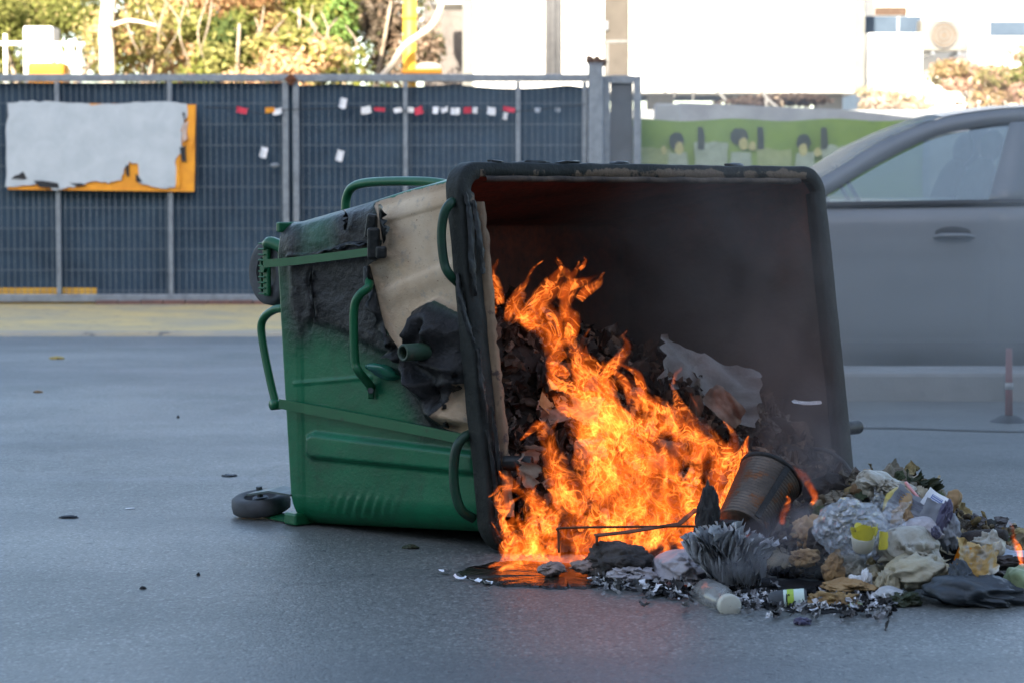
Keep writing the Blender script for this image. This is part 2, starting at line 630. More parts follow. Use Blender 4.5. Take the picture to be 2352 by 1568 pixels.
# kerbed traffic island before the car, at the right
YI = G(2100, 921)[1]
isl = MB()
o = MB().add(bevbox((10.0, YI + .34, .05), (17.4, .40, .16), .02)).build('traffic_island', M['conc'])
o['kind'] = 'structure'
kx = 1.85
km2 = None
for i in range(17):
    if km2 is None:
        o = mobj('kerb', *bevbox((kx, YI + .07, .055), (.985, .13, .165), .022), M['conc'], origin=(kx, YI + .07, 0), smooth=False)
        km2 = o.data
    else:
        o = bpy.data.objects.new('kerb', km2)
        col.objects.link(o)
        o.location = (kx, YI + .07, random.uniform(-.004, .004))
    o['kind'] = 'structure'
    kx += 1.0
# tar seam across the road behind the bin
pts = [G(x, y, .004) for x, y in ((1850, 973), (1960, 980), (2080, 982), (2200, 986), (2352, 990), (2700, 1000))]
V = []
for p in smoothpath(pts, 8):
    V += [p + (0, -.02 - .012 * random.random(), 0), p + (0, .02 + .012 * random.random(), 0)]
o = mobj('road_seam', V, [(2 * i, 2 * i + 2, 2 * i + 3, 2 * i + 1) for i in range(len(V) // 2 - 1)], M['tar'], smooth=False)
o['kind'] = 'structure'

# terrace beyond the fence on which the huts stand
o = MB().add(box((14.0, 32.5, .93), (28.3, 18, 1.9))).build('terrace', M['grey_wall'])
o['kind'] = 'structure'


# ================================================================== FENCE
def fence_panel(x0, x1, posts, label, sag, seed):
    t = thing('fence_panel', ((x0 + x1) / 2, YF, .025), label, 'fence', 'steel mesh fence panels of the building site')
    ztop = P(1000, 171, YF)[2]
    zbot = P(1000, 694, YF)[2]
    mobj('top_rail', *bevbox(((x0 + x1) / 2, YF, ztop - .033), (x1 - x0, .05, .066), .006), M['galv'], t, False)
    mobj('bottom_rail', *bevbox(((x0 + x1) / 2, YF, zbot + .035), (x1 - x0, .05, .07), .006), M['galv'], t, False)
    for x in posts:
        ww = .055 if x in (x0 + .035, x1 - .035) else .042
        mobj('post', *bevbox((x, YF, (ztop - .068 + zbot + .07) / 2), (ww, .042, ztop - zbot - .14), .005), M['galv'], t, False)
    for x in posts[::2]:
        mobj('foot', *bevbox((x, YF + .01, (zbot + .026) / 2 - .001), (.06, .05, max(.012, zbot - .026)), .004), M['galv_dark'], t, False)
    mb = MB()
    x = x0 + .04
    while x < x1 - .03:
        mb.add(box((x + random.uniform(-.004, .004), YF - .002, (ztop + zbot) / 2), (.0048, .005, ztop - zbot - .13), rot((0, 1, 0), random.uniform(-.12, .12))))
        x += .0565
    z = zbot + .1
    while z < ztop - .08:
        mb.add(box(((x0 + x1) / 2, YF + .0045, z), (x1 - x0 - .08, .005, .0048), rot((0, 1, 0), random.uniform(-.05, .05))))
        z += .185
    o = mb.build('wire_mesh', M['wire'], t)
    o['kind'] = 'stuff'
    # shade cloth tied behind the wires
    r = np.random.default_rng(seed)
    nx, nz = 70, 40
    xs = np.linspace(x0 + .02, x1 - .02, nx)
    V = []
    for i, xx in enumerate(xs):
        topz = ztop - .072 - sag * (.35 + .65 * abs(math.sin((xx - x0) * 3.1 + seed))) * (0.4 + .6 * ((xx - x0) / (x1 - x0)))
        for j in range(nz):
            f = j / (nz - 1)
            V.append((xx + (.045 if i == nx - 1 else (-.03 if i == 0 else 0)), YF + .034, (zbot + .02) + f * (topz - zbot - .02)))
    V = np.array(V)
    wv = waves(V * (1.2, 1, 2.2), seed, 1.1, 4)
    V[:, 1] += .026 + .009 * wv
    mobj('shade_cloth', V, grid_faces(nx, nz), M['fabric'], t)
    return t


def fx(px):
    return P(px, 450, YF)[0]


fence_panel(fx(-430), fx(-128), [fx(-430) + .035, fx(-128) - .035], 'mesh fence panel cut off by the left edge, beyond the painted board', .0, 3)
FA = fence_panel(fx(-124), fx(666), [fx(-124) + .035, fx(134), fx(392), fx(666) - .035],
                 'mesh fence panel carrying the white painted board, navy cloth behind', .0, 4)
FB = fence_panel(fx(672), fx(1350), [fx(672) + .035, fx(932), fx(1190), fx(1350) - .03],
                 'mesh fence panel with torn red and white bunting above the bin', .06, 5)
t = thing('clamp', P(667, 190, YF - .03), 'rusty brown clamp joining two fence panels at their top', 'clamp')
mobj('bracket', *bevbox(P(668, 183, YF - .045), (.085, .03, .085), .008, rot((0, 1, 0), 45)), M['rust'], t, False)
mobj('bolt', *tube([P(668, 183, YF - .058), P(668, 183, YF - .078)], .014, 6, 1, False), M['rust'], t, False)

# thick gate post, its charred scrap on top, and the narrow gate leaf
t = thing('gate_post', (fx(1367), YF, 0.02), 'thick grey steel post at the end of the mesh fence', 'post')
zt = P(1366, 150, YF)[2]
mobj('post', *bevbox((fx(1367), YF, .02 + (zt - .02) / 2), (.13, .13, zt - .02), .008), M['galv'], t, False)
mobj('cap', *bevbox((fx(1367), YF, zt + .008), (.14, .14, .016), .004), M['galv_dark'], t, False)
mb = MB()
for k in range(9):
    a = random.uniform(0, 6.28)
    p = P(1378 + random.uniform(-22, 30), 150, YF - .02) + (0, 0, .03)
    mb.add(crumple(p, (.05, .03, .035), 300 + k, .4, 1.3, 2, R=rotxyz(20 * k, 30 * k, 50 * k)))
setp(mb.build('charred_rag', pbr('burnt_rag', (.06, .035, .025), (.12, .08, .06), 30, .9), smooth=True), 'crumpled dark brown rag caught on top of the thick gate post', 'rag')
t = thing('gate_leaf', (fx(1425), YF + .08, .02), 'narrow dark gate leaf in a grey frame right of the thick post', 'gate')
zt = P(1425, 174, YF)[2]
for x in (1392, 1464):
    mobj('stile', *bevbox((fx(x), YF + .08, (zt + .16) / 2), (.07, .05, zt - .16), .005), M['galv'], t, False)
mobj('top_rail', *bevbox((fx(1428), YF + .08, zt - .03), (fx(1464) - fx(1392) - .07, .048, .07), .005), M['galv'], t, False)
mobj('bottom_rail', *bevbox((fx(1428), YF + .08, .2), (fx(1464) - fx(1392) - .07, .048, .07), .005), M['galv'], t, False)
mobj('panel', *box((fx(1428), YF + .09, (zt + .16) / 2), (fx(1464) - fx(1392) - .08, .012, zt - .26)), pbr('gate_panel', (.09, .10, .115), (.07, .08, .09), 6, .7), t, False)

# painted-over board hung on the fence
def wob(pts, amp, seed, n=7):
    r = np.random.default_rng(seed)
    out = []
    for i in range(len(pts)):
        a, b = np.array(pts[i], float), np.array(pts[(i + 1) % len(pts)], float)
        for k in range(n):
            out.append(a + (b - a) * k / n + r.normal(size=2) * amp)
    return out


def pxprism(pts, Y, depth):
    """an outline measured on the photograph becomes a solid slab at its real distance"""
    q = np.array([P(x, y, Y) for x, y in pts])
    o = q[0]
    poly = np.stack([(q - o)[:, 0], (q - o)[:, 2]], 1)
    if np.sum(poly[:, 0] * np.roll(poly[:, 1], -1) - np.roll(poly[:, 0], -1) * poly[:, 1]) < 0:
        poly = poly[::-1]
    return prism(poly, (o[0], Y, o[2]), (1, 0, 0), (0, 0, 1), depth, (0, -1, 0))


t = thing('sign_board', P(232, 442, YF - .05), 'white painted-over board with orange edges hung on the fence', 'sign')
mobj('board', *pxprism([(20, 243), (32, 237), (450, 241), (446, 441), (18, 436)], YF - .05, .018), M['orange'], t, False)
pw = [(18, 238), (60, 232), (120, 235), (205, 238), (210, 243), (262, 239), (330, 236), (400, 234), (428, 240), (432, 262), (416, 300), (420, 345), (402, 372),
      (408, 400), (402, 432), (360, 433), (318, 420), (317, 378), (296, 372), (284, 392), (278, 414), (250, 420), (215, 416), (170, 428), (130, 437), (90, 425), (13, 430), (13, 300)]
mobj('white_paint', *pxprism(wob(pw, 1.3, 5, 4), YF - .0695, .003), M['paintwhite'], t, False)
for q in ([(25, 412), (52, 395), (62, 412)], [(78, 415), (130, 420), (136, 432), (90, 430)], [(160, 420), (196, 425), (180, 430)], [(414, 340), (428, 332), (427, 372), (416, 372)],
          [(419, 260), (426, 256), (424, 290)], [(288, 380), (296, 377), (296, 405), (291, 408)], [(312, 400), (326, 415), (322, 420), (312, 418)]):
    mobj('faded_print', *pxprism(wob(q, 1.0, int(q[0][0]), 3), YF - .0735, .003), M['black'], t, False)
for q in ([(431, 243), (449, 244), (446, 330), (438, 345), (430, 300)], [(404, 375), (412, 352), (414, 430), (405, 431)]):
    mobj('orange_edge', *pxprism(wob(q, .8, int(q[0][0]), 3), YF - .0715, .002), M['orange'], t, False)
mk = MB().add(pxprism(wob([(418, 290), (432, 276), (430, 318), (420, 326)], 1.2, 9, 3), YF - .0755, .002)).build('pink_patch', pbr('pinkish_print', (.55, .42, .36), None, 9, .7), t)

# torn bunting along the fence
t = thing('bunting', P(860, 262, YF - .03), 'torn red and white bunting string across the mesh fence', 'bunting')
pts = [P(x, y, YF - .025) for x, y in ((470, 247), (548, 250), (600, 262), (650, 254), (668, 252), (760, 250), (830, 248), (932, 256), (1050, 254), (1190, 256), (1345, 240))]
mobj('string', *tube(pts, .004, 5, 5), M['black'], t)
k = 0
for x, y, w, h, c in ((556, 254, 26, 14, 'red'), (620, 253, 22, 12, 'orange'), (638, 256, 22, 16, 'white'), (842, 254, 24, 17, 'white'), (872, 252, 26, 9, 'red'), (914, 254, 18, 12, 'white'),
                      (944, 253, 14, 13, 'white'), (962, 255, 20, 18, 'red'), (1002, 254, 14, 16, 'white'), (1022, 253, 18, 12, 'white'), (1045, 256, 20, 16, 'white'), (1074, 254, 18, 15, 'red'),
                      (1092, 254, 12, 14, 'white'), (1128, 256, 20, 18, 'white'), (1168, 252, 30, 11, 'red'), (1160, 267, 10, 16, 'white'), (1236, 254, 14, 12, 'galv'), (1280, 253, 12, 10, 'galv')):
    q = [(x - w / 2, y - h / 2), (x + w / 2, y - h / 2 + random.uniform(-1, 2)), (x + w / 3, y + h * .35), (x - w / 5, y + h / 2 + random.uniform(-2, 2))]
    V, F = sheet(P(x, y, YF - .04), w / 257, h / 257, rotxyz(80 + random.uniform(-15, 15), random.uniform(-16, 16), random.uniform(-25, 25)), 900 + k, .02, .01, 6, .25)
    mobj('flag', V, F, M[c], t)
    k += 1
for x, y, lab in ((787, 238, 'white paper tag on the fence above the bunting'), (605, 351, 'white paper tag on the fence between the board and the double post'),
                  (780, 358, 'white paper tag on the fence right of the double post, above the bin handle')):
    V, F = sheet(P(x, y, YF - .04), .062, .095, rotxyz(82, 14, 12), 930 + x, .02, .02, 7, .2)
    setp(mobj('paper_tag', V, F, M['white']), lab, 'paper', 'paper tags on the fence')
setp(mobj('pale_scrap', *crumple(P(630, 380, YF - .04), (.04, .01, .02), 77, .3, 1, 2), M['galv']), 'small dull scrap stuck in the mesh below a white tag', 'scrap')

# yellow plank and red edging at the foot of the fence
setp(mobj('yellow_plank', *bevbox((P(222, 684, YF + .03)[0] - 1.3, YF + .0305, P(0, 684, YF + .03)[2]), (2.6, .007, .172), .002), M['yellow'], smooth=False),
     'yellow plank lying along the foot of the fence at left', 'plank')
mb = MB()
t = thing('brick_edging', (fx(440), YF - .02, .025), 'low dull red brick edging under the fence below the board', 'edging')
for k in range(9):
    mobj('brick', *bevbox((fx(222) + .1 + k * .2, YF - .09, .03 + random.uniform(-.004, .004)), (.19, .09, .06), .006), M['brick_red'], t, False)

# ================================================================== BANNER, RAMP, BOX beyond the gate
t = thing('green_banner', P(1710, 375, YF + .5), 'green printed banner with figures on it, behind the burning bin', 'banner')
YB = YF + .5
bx0, bx1 = P(1424, 330, YB)[0], P(2120, 330, YB)[0]
zt_, zb_ = P(1700, 276, YB)[2], .3
nx = 60
V = []
for i in range(nx):
    for j in range(14):
        xx = bx0 + (bx1 - bx0) * i / (nx - 1)
        V.append((xx, YB + .01 * math.sin(xx * 5) + .008 * math.sin(j * 1.1 + xx * 3), zb_ + (zt_ - zb_) * j / 13 + (.012 * math.sin(xx * 7) if j == 13 else 0)))
mobj('cloth', V, grid_faces(nx, 14), M['green_banner'], t)


def ell(x, y, rx, ry, n=14):
    return [(x + rx * math.cos(a), y + ry * math.sin(a)) for a in np.linspace(0, 2 * math.pi, n, endpoint=False)]


for k, x0 in enumerate((1556, 1700, 1848)):
    f = MB()
    dy_ = (6, -4, 10)[k]
    f.add(pxprism(wob(ell(x0 - 2, 318 + dy_, 17 + 4 * (k == 1), 20), .8, 40 + k, 2), YB - .03, .004), 0)
    f.add(pxprism(wob(ell(x0 + (4, 8, -3)[k], 335 + dy_, 10, 15), .8, 44 + k, 2), YB - .036, .004), 1)
    f.add(pxprism(wob([(x0 - 26, 420), (x0 - 20, 352), (x0 + 22, 350), (x0 + 30, 420)], 1, 48 + k, 3), YB - .033, .004), 2)
    f.add(pxprism(wob(ell(x0 + (-31, 27, 30)[k], 340 + dy_, 9 - 3 * (k == 0), 10), .8, 54 + k, 2), YB - .039, .003), 1)
    f.build('printed_figure', [M['pr_dark'], M['pr_yel'], M['pr_pale']], t)
for k, x0 in enumerate((1462, 1611, 1748, 1893)):
    f = MB()
    f.add(pxprism(wob([(x0 - 8, 293), (x0 + 5, 293), (x0 + 8, 330), (x0 + 6, 344), (x0 - 8, 344)], .8, 60 + k, 2), YB - .03, .004), 0)
    f.build('printed_bottle', [M['pr_dark']], t)
M['pr_olive'] = pbr('print_olive', (.27, .31, .14), (.20, .25, .10), 18, .6)
for k, (x0, x1, y) in enumerate(((1455, 1542, 340), (1594, 1672, 326), (1738, 1818, 342), (1886, 1940, 335))):
    mobj('printed_panel', *pxprism(wob([(x0, y), (x1, y + 3), (x1 - 4, 420), (x0 + 4, 420)], 2.2, 70 + k, 5), YB - .0265, .003), M['pr_olive'] if k % 2 == 0 else M['pr_pale'], t, False)
mobj('end_post', *bevbox((P(1404, 300, YB)[0], YB, (P(1404, 258, YB)[2] + .1) / 2), (.15, .05, P(1404, 258, YB)[2] - .1), .006), M['galv'], t, False)
mobj('end_post', *bevbox((bx1 + .03, YB, (zt_ + .1) / 2), (.06, .05, zt_ - .1), .006), M['galv'], t, False)

setp(mobj('utility_box', *bevbox((P(1532, 245, 21.6)[0], 21.6, P(1532, 268, 21.6)[2] / 2 + .08), (.24, .2, P(1532, 226, 21.6)[2] - .1), .01), M['grey_wall'], smooth=False),
     'pale grey cabinet standing behind the green banner', 'cabinet')
# sloping low wall in the shade, in front of the terrace
q = np.array([[P(1560, 240, 22.4)[0], P(1560, 236, 22.4)[2]], [P(1940, 238, 22.4)[0], P(1940, 252, 22.4)[2]], [P(2110, 262, 22.4)[0], P(2110, 272, 22.4)[2]], [P(2700, 300, 22.4)[0], P(2700, 300, 22.4)[2]],
              [P(2700, 470, 22.4)[0], 0], [P(1560, 470, 22.4)[0], 0]])
setp(mobj('low_wall', *prism(q[::-1], (0, 22.4, 0), (1, 0, 0), (0, 0, 1), .25, (0, -1, 0)), M['grey_wall'], smooth=False), 'sloping pale grey low wall above the green banner', 'wall')

M['grey_post'] = pbr('corner_grey', (.16, .16, .15), (.13, .13, .12), 6, .7)
M['pipe'] = pbr('grey_pipe', (.115, .115, .12), (.09, .09, .095), 10, .5)
# ================================================================== HUTS
YH = 26.0


def hx(px, py=100, Y=YH):
    return P(px, py, Y)[0]


def hz(py, Y=YH, px=1500):
    return P(px, py, Y)[2]


t = thing('white_hut', ((hx(1070) + hx(1980)) / 2, YH + 1.2, 1.88), 'long white site hut in full sun with a tan door', 'building')
z0, z1 = hz(212), hz(212) + 2.75
W0, W1 = hx(1068), hx(1980)
mobj('wall', *box(((W0 + W1) / 2, YH + 1.22, (z0 + z1) / 2), (W1 - W0, 2.4, z1 - z0)), M['white_wall'], t, False)
mobj('roof', *bevbox(((W0 + W1) / 2, YH + 1.2, z1 + .05), (W1 - W0 + .2, 2.7, .1), .02), M['grey_wall'], t, False)
for x in (W0 + .03, W1 - .03):
    mobj('corner_post', *bevbox((x, YH + .0, (z0 + z1) / 2), (.12, .06, z1 - z0), .01), M['grey_post'], t, False)
xx = W0 + .35
while xx < W1 - .2:                                        # cladding panels with joints between them
    w = min(.55, W1 - .1 - xx)
    cx = xx + w / 2
    if not (hx(1375) - .3 < cx < hx(1455) + .3) and abs(cx - hx(1268)) > .02:
        mobj('cladding_panel', *bevbox((cx, YH + .01, (z0 + z1) / 2), (w - .012, .02, z1 - z0 - .05), .004), M['white_wall'], t, False)
    xx += .55
d = mobj('door', *bevbox(((hx(1387) + hx(1443)) / 2, YH - .0, (hz(175) + hz(-130)) / 2), (hx(1443) - hx(1387), .04, hz(-130) - hz(175)), .006), M['tan'], t, False)
mobj('handle', *bevbox((hx(1393), YH - .04, hz(60)), (.03, .05, .1), .006), M['galv_dark'], d, False)
for x in (1383, 1449):
    mobj('door_jamb', *bevbox((hx(x), YH - .012, (hz(175) + hz(-130)) / 2), (.045, .06, hz(-130) - hz(175)), .006), M['white_wall'], t, False)
for x, w in ((1258, .035), (1270, .05), (1282, .035)):
    mobj('drainpipe', *tube([(hx(x), YH - .04, hz(172)), (hx(x), YH - .04, z1)], w, 10, 1, False), M['pipe'], t)
for k in range(5):
    x = W0 + .3 + (W1 - W0 - .6) * k / 4
    mobj('support_block', *bevbox((x, YH + .6, (1.88 + z0) / 2), (.3, .3, z0 - 1.88), .01), M['conc'], t, False)

# stair railing before the hut
t = thing('stair_railing', P(1530, 180, 24.6), 'white tube stair railing descending before the sunlit hut', 'railing')
R_ = lambda x, y: P(x, y, 24.6)
mobj('handrail', *tube([R_(1385, 97), R_(1450, 96), R_(1532, 98), R_(1575, 130), R_(1650, 212), R_(1668, 232)], .016, 8, 4), M['rail'], t)
for x, y0, y1 in ((1528, 98, 215), (1549, 106, 225), (1395, 97, 200), (1592, 145, 232)):
    mobj('baluster', *tube([R_(x, y0), R_(x, y1)], .014, 8, 1, False), M['rail'], t)
t = thing('stair_railing', P(1750, 200, 25.0), 'short grey railing leaning down right of the stair railing', 'railing')
mobj('handrail', *tube([P(1735, 195, 25), P(1770, 235, 25), P(1790, 250, 25)], .016, 8, 3), M['rail'], t)
mobj('baluster', *tube([P(1760, 222, 25), P(1760, 262, 25)], .013, 8, 1, False), M['rail'], t)

# second hut set back at the right
Y2 = 28.0
t = thing('site_office', (P(2300, 150, Y2)[0], Y2 + 1.2, 1.88), 'white office wall with a bluish window at upper right', 'building')
W0, W1 = P(1990, 0, Y2)[0], P(2900, 0, Y2)[0]
mobj('wall', *box(((W0 + W1) / 2, Y2 + 1.5, 3.3), (W1 - W0, 3, 2.9)), M['white_wall'], t, False)
mobj('roof', *bevbox(((W0 + W1) / 2, Y2 + 1.5, 4.81), (W1 - W0 + .3, 3.3, .1), .02), M['grey_wall'], t, False)
for (x0, y0, x1, y1, lab) in ((1982, 38, 2115, 78, 1), (2272, 50, 2420, 84, 2)):
    a, b = P(x0, y0, Y2), P(x1, y1, Y2)
    fr = mobj('window', *box(((a[0] + b[0]) / 2, Y2 - .012, (a[2] + b[2]) / 2), (b[0] - a[0] + .1, .02, a[2] - b[2] + .1)), M['white_wall'], t, False)
    mobj('pane', *box(((a[0] + b[0]) / 2, Y2 - .028, (a[2] + b[2]) / 2), (b[0] - a[0], .008, a[2] - b[2])), M['glass_dark'], fr, False)
    if lab == 1:
        mobj('blind', *box(((a[0] + b[0]) / 2 - .02, Y2 - .036, a[2] + .06), ((b[0] - a[0]) * .55, .006, .1)), M['brown'], fr, False)
        mobj('mullion', *box(((a[0] * .4 + b[0] * .6), Y2 - .036, (a[2] + b[2]) / 2), (.03, .006, a[2] - b[2])), M['galv'], fr, False)
setp(mobj('water_tank', *bevbox(((P(1985, 0, 27)[0] + P(2112, 0, 27)[0]) / 2, 27.0, (P(2000, 80, 27)[2] + 1.88) / 2), (P(2112, 0, 27)[0] - P(1985, 0, 27)[0], .5, P(2000, 80, 27)[2] - 1.88), .02), M['white_wall'], smooth=False),
     'white boxy tank below the bluish window', 'tank')
# air conditioner with round fan
a, b = P(2125, 45, 27.4), P(2215, 118, 27.4)
t = thing('air_conditioner', ((a[0] + b[0]) / 2, 27.4, b[2]), 'white air conditioner with a round fan on the office wall', 'air conditioner')
mobj('casing', *bevbox(((a[0] + b[0]) / 2, 27.55, (a[2] + b[2]) / 2), (b[0] - a[0] + .1, .3, a[2] - b[2]), .02), pbr('unit_casing', (.17, .165, .155), (.14, .135, .125), 6, .6), t, False)
cc = np.array([(a[0] + b[0]) / 2 - .01, 27.392, (a[2] + b[2]) / 2])
mobj('fan_grille', *lathe([(.001, 0), (.15, 0), (.16, -.01), (.165, .006)], cc, (0, -1, 0), 28), pbr('fan_grille', (.115, .09, .068), (.085, .068, .05), 20, .6), t, False)
for k in range(3):
    mobj('grille_ring', *tube([cc + (r_ * math.cos(an), -.012, r_ * math.sin(an)) for r_ in (.05 * (k + 1),) for an in np.linspace(0, 6.283, 24)], .004, 5, 1, False), M['galv'], t)
for x in (2140, 2200):
    mobj('wall_bracket', *bevbox((P(x, 125, 27.4)[0], 27.6, b[2] - .03), (.03, .6, .04), .005), M['galv_dark'], t, False)

# ================================================================== PLANTS
def leaf_cloud(C, rad, n, seed, size, cols, lumps=14):
    r = np.random.default_rng(seed)
    cen = r.normal(size=(lumps, 3))
    cen /= np.linalg.norm(cen, axis=1)[:, None]
    cen = cen * (r.random(lumps) ** .4)[:, None] * .8
    lr = r.uniform(.25, .5, lumps)
    k = r.integers(0, lumps, n)
    d = r.normal(size=(n, 3))
    d /= np.linalg.norm(d, axis=1)[:, None]
    p = (cen[k] + d * (lr[k] * (.55 + .45 * r.random(n)))[:, None]) * np.asarray(rad) + np.asarray(C)
    a = r.normal(size=(n, 3))
    a /= np.linalg.norm(a, axis=1)[:, None]
    b = np.cross(a, d + .3 * r.normal(size=(n, 3)))
    b /= np.linalg.norm(b, axis=1)[:, None] + 1e-9
    s = size * r.uniform(.6, 1.35, n)[:, None]
    V = np.empty((n, 4, 3))
    V[:, 0] = p - a * s
    V[:, 1] = p + b * s * .45 + np.cross(a, b) * s * .12
    V[:, 2] = p + a * s
    V[:, 3] = p - b * s * .45 + np.cross(a, b) * s * .12
    cols = np.asarray(cols, float)
    lc = cols[r.integers(0, len(cols), lumps)]
    cc = lc[k] * r.uniform(.7, 1.3, (n, 1))
    oth = r.random(n) < .25
    cc[oth] = cols[r.integers(0, len(cols), oth.sum())]
    return V.reshape(-1, 3), [(4 * i, 4 * i + 1, 4 * i + 2, 4 * i + 3) for i in range(n)], np.repeat(cc, 4, axis=0)


def bush(name, label, cat, base, C, rad, n, seed, size, cols, trunk_r=.06, group=None, lumps=14, stems=3):
    t = thing(name, base, label, cat, group)
    V, F, cc = leaf_cloud(C, rad, n, seed, size, cols, lumps)
    o = mobj('crown', V, F, M['leaf'], t, False, vcol=cc)
    r = np.random.default_rng(seed)
    mb = MB()
    for k in range(stems):
        e = np.asarray(C) + r.normal(size=3) * np.asarray(rad) * .35
        m_ = (np.asarray(base) + e) / 2 + r.normal(size=3) * .12
        mb.add(tube([np.asarray(base) + r.normal(size=3) * (.03, .03, 0), m_, e], [trunk_r, trunk_r * .7, trunk_r * .25], 7, 4))
    mb.build('trunk', M['bark'], t, True)
    return t


GREEN = [tuple(min(.72, x * 1.35) for x in c) for c in [(.115, .125, .035), (.155, .165, .04), (.055, .075, .025), (.21, .20, .07)]]
OLIVE = [tuple(min(.72, x * 1.35) for x in c) for c in [(.24, .22, .08), (.18, .18, .055), (.30, .25, .11), (.11, .12, .035)]]
DRY = [tuple(min(.72, x * 1.35) for x in c) for c in [(.40, .25, .13), (.46, .30, .17), (.32, .19, .10), (.50, .38, .22)]]
FRESH = [tuple(min(.72, x * 1.35) for x in c) for c in [(.14, .22, .06), (.19, .26, .07), (.09, .14, .04)]]
tr = 'overgrown shrubs beyond the fence'
Zg = .0
bush('shrub', 'olive shrub behind the white railing at upper left', 'shrub', (P(120, 0, 25)[0], 25, Zg), P(110, 20, 25), (1.0, .8, .62), 5200, 11, .035, OLIVE + GREEN[:1], group=tr)
bush('shrub', 'yellowish thin shrub just right of the pale trunk', 'shrub', (P(330, 0, 24.6)[0], 24.6, Zg), P(330, 60, 24.6), (.62, .6, .72), 4200, 12, .034, DRY[:3] + OLIVE, group=tr)
bush('shrub', 'dark green leafy shrub below the dry vines', 'shrub', (P(500, 0, 24.2)[0], 24.2, Zg), P(480, 110, 24.2), (.62, .55, .62), 4600, 13, .045, GREEN, group=tr)
bush('shrub', 'brown dried vine thicket hanging over the dark green shrub', 'vine', (P(560, 0, 24.9)[0], 24.9, Zg), P(570, 20, 24.6), (.95, .6, .55), 5600, 14, .038, DRY + OLIVE[:1], group=tr)
bush('shrub', 'fresh bright green shrub nearest the yellow pole', 'shrub', (P(735, 0, 24.4)[0], 24.4, Zg), P(735, 40, 24.4), (.42, .5, .62), 4200, 15, .042, FRESH + GREEN, group=tr)
bush('shrub', 'mixed tan and green shrub low behind the fence rail', 'shrub', (P(660, 0, 23.4)[0], 23.4, Zg), P(650, 150, 23.4), (.75, .4, .42), 4200, 16, .038, OLIVE + DRY[:2], group=tr)
bush('shrub', 'greyish brown shrub behind the yellow pole', 'shrub', (P(900, 0, 25.5)[0], 25.5, Zg), P(905, 60, 25.5), (.62, .5, .75), 4200, 17, .04, [(.20, .15, .11), (.15, .12, .09), (.10, .10, .05), (.28, .2, .14)], group=tr)
# tall trees rising out of the picture behind the shrubs
for px, Y, sd_, cols, lab in ((60, 29, 31, OLIVE, 'tall olive tree filling the upper left corner'), (420, 30, 32, OLIVE + DRY, 'tall half dried tree behind the shrub thicket'),
                              (700, 29.5, 33, GREEN + OLIVE, 'tall green tree behind the fresh green shrub')):
    b = (P(px, 0, Y)[0], Y, 0)
    t = thing('tree', b, lab, 'tree', 'trees beyond the building site')
    V, F, cc = leaf_cloud((b[0], Y, 3.7), (1.9, 1.4, 1.9), 11000, sd_, .06, cols, 26)
    mobj('crown', V, F, M['leaf'], t, False, vcol=cc)
    mb = MB().add(tube([b, (b[0] + .1, Y, 1.4), (b[0], Y, 3.2)], [.17, .13, .06], 10, 5))
    for k in range(5):
        a = k * 1.3
        mb.add(tube([(b[0] + .05, Y, 1.6 + .25 * k), (b[0] + .6 * math.cos(a), Y + .5 * math.sin(a), 2.4 + .3 * k), (b[0] + 1.1 * math.cos(a), Y + .9 * math.sin(a), 3.1 + .35 * k)], [.07, .045, .015], 7, 4))
    mb.build('trunk', M['bark'], t, True)
# dry hanging stems in front of the shrubs
t = thing('dry_vine', P(560, 160, 23.9), 'bare tan vine stems hanging in front of the dark green shrub', 'vine')
r = np.random.default_rng(5)
for k in range(16):
    x = 300 + k * 34 + r.normal() * 12
    y0 = r.uniform(-30, 60)
    y1 = r.uniform(90, 168)
    pts = [P(x, y0, 23.9), P(x + r.normal() * 26, (y0 + y1) / 2, 23.8), P(x + r.normal() * 30, y1, 23.9)]
    mobj('stem', *tube(pts, [.006, .010, .004], 6, 4), M['bark'], t)
t = thing('bare_tree', P(247, 168, 24.0) * (1, 1, 0), 'thick pale bare tree trunk standing behind the fence at left', 'tree')
mobj('trunk', *tube([(P(247, 0, 24)[0], 24, 0), P(247, 165, 24), P(243, 80, 24), P(250, -10, 24), P(246, -160, 24)], [.1, .085, .075, .08, .07], 12, 6), M['palebark'], t)
mobj('limb', *tube([P(250, 62, 24), P(300, 48, 23.95), P(370, 62, 23.9)], [.025, .02, .01], 7, 4), M['palebark'], t)
# dry bushes at right below the air conditioner
bush('shrub', 'dry pinkish bush below the air conditioner', 'shrub', (P(2240, 250, 26.2)[0], 26.2, 1.88), P(2240, 190, 26.2), (.72, .4, .36), 4600, 21, .034, [(.42, .27, .2), (.5, .35, .26), (.3, .22, .12), (.22, .2, .09)], .03, 'dry bushes before the office')
bush('shrub', 'dry bush with some green at the right edge', 'shrub', (P(2420, 250, 26.0)[0], 26.0, 1.88), P(2400, 180, 26.0), (.6, .4, .42), 3600, 22, .034, [(.42, .27, .2), (.2, .22, .07), (.34, .25, .15)], .03, 'dry bushes before the office')
bush('shrub', 'pale straw bush between the white tank and the car roof', 'shrub', (P(2040, 250, 25.6)[0], 25.6, 1.88), P(2050, 232, 25.6), (.5, .35, .2), 2600, 23, .03, [(.5, .4, .32), (.42, .33, .25), (.36, .3, .2)], .02, 'dry bushes before the office')
bush('shrub', 'dark low bush in shade under the white hut', 'shrub', (P(1800, 250, 25.4)[0], 25.4, 1.88), P(1790, 232, 25.4), (.75, .25, .09), 2600, 24, .03, [(.06, .045, .04), (.09, .07, .06)], .02)
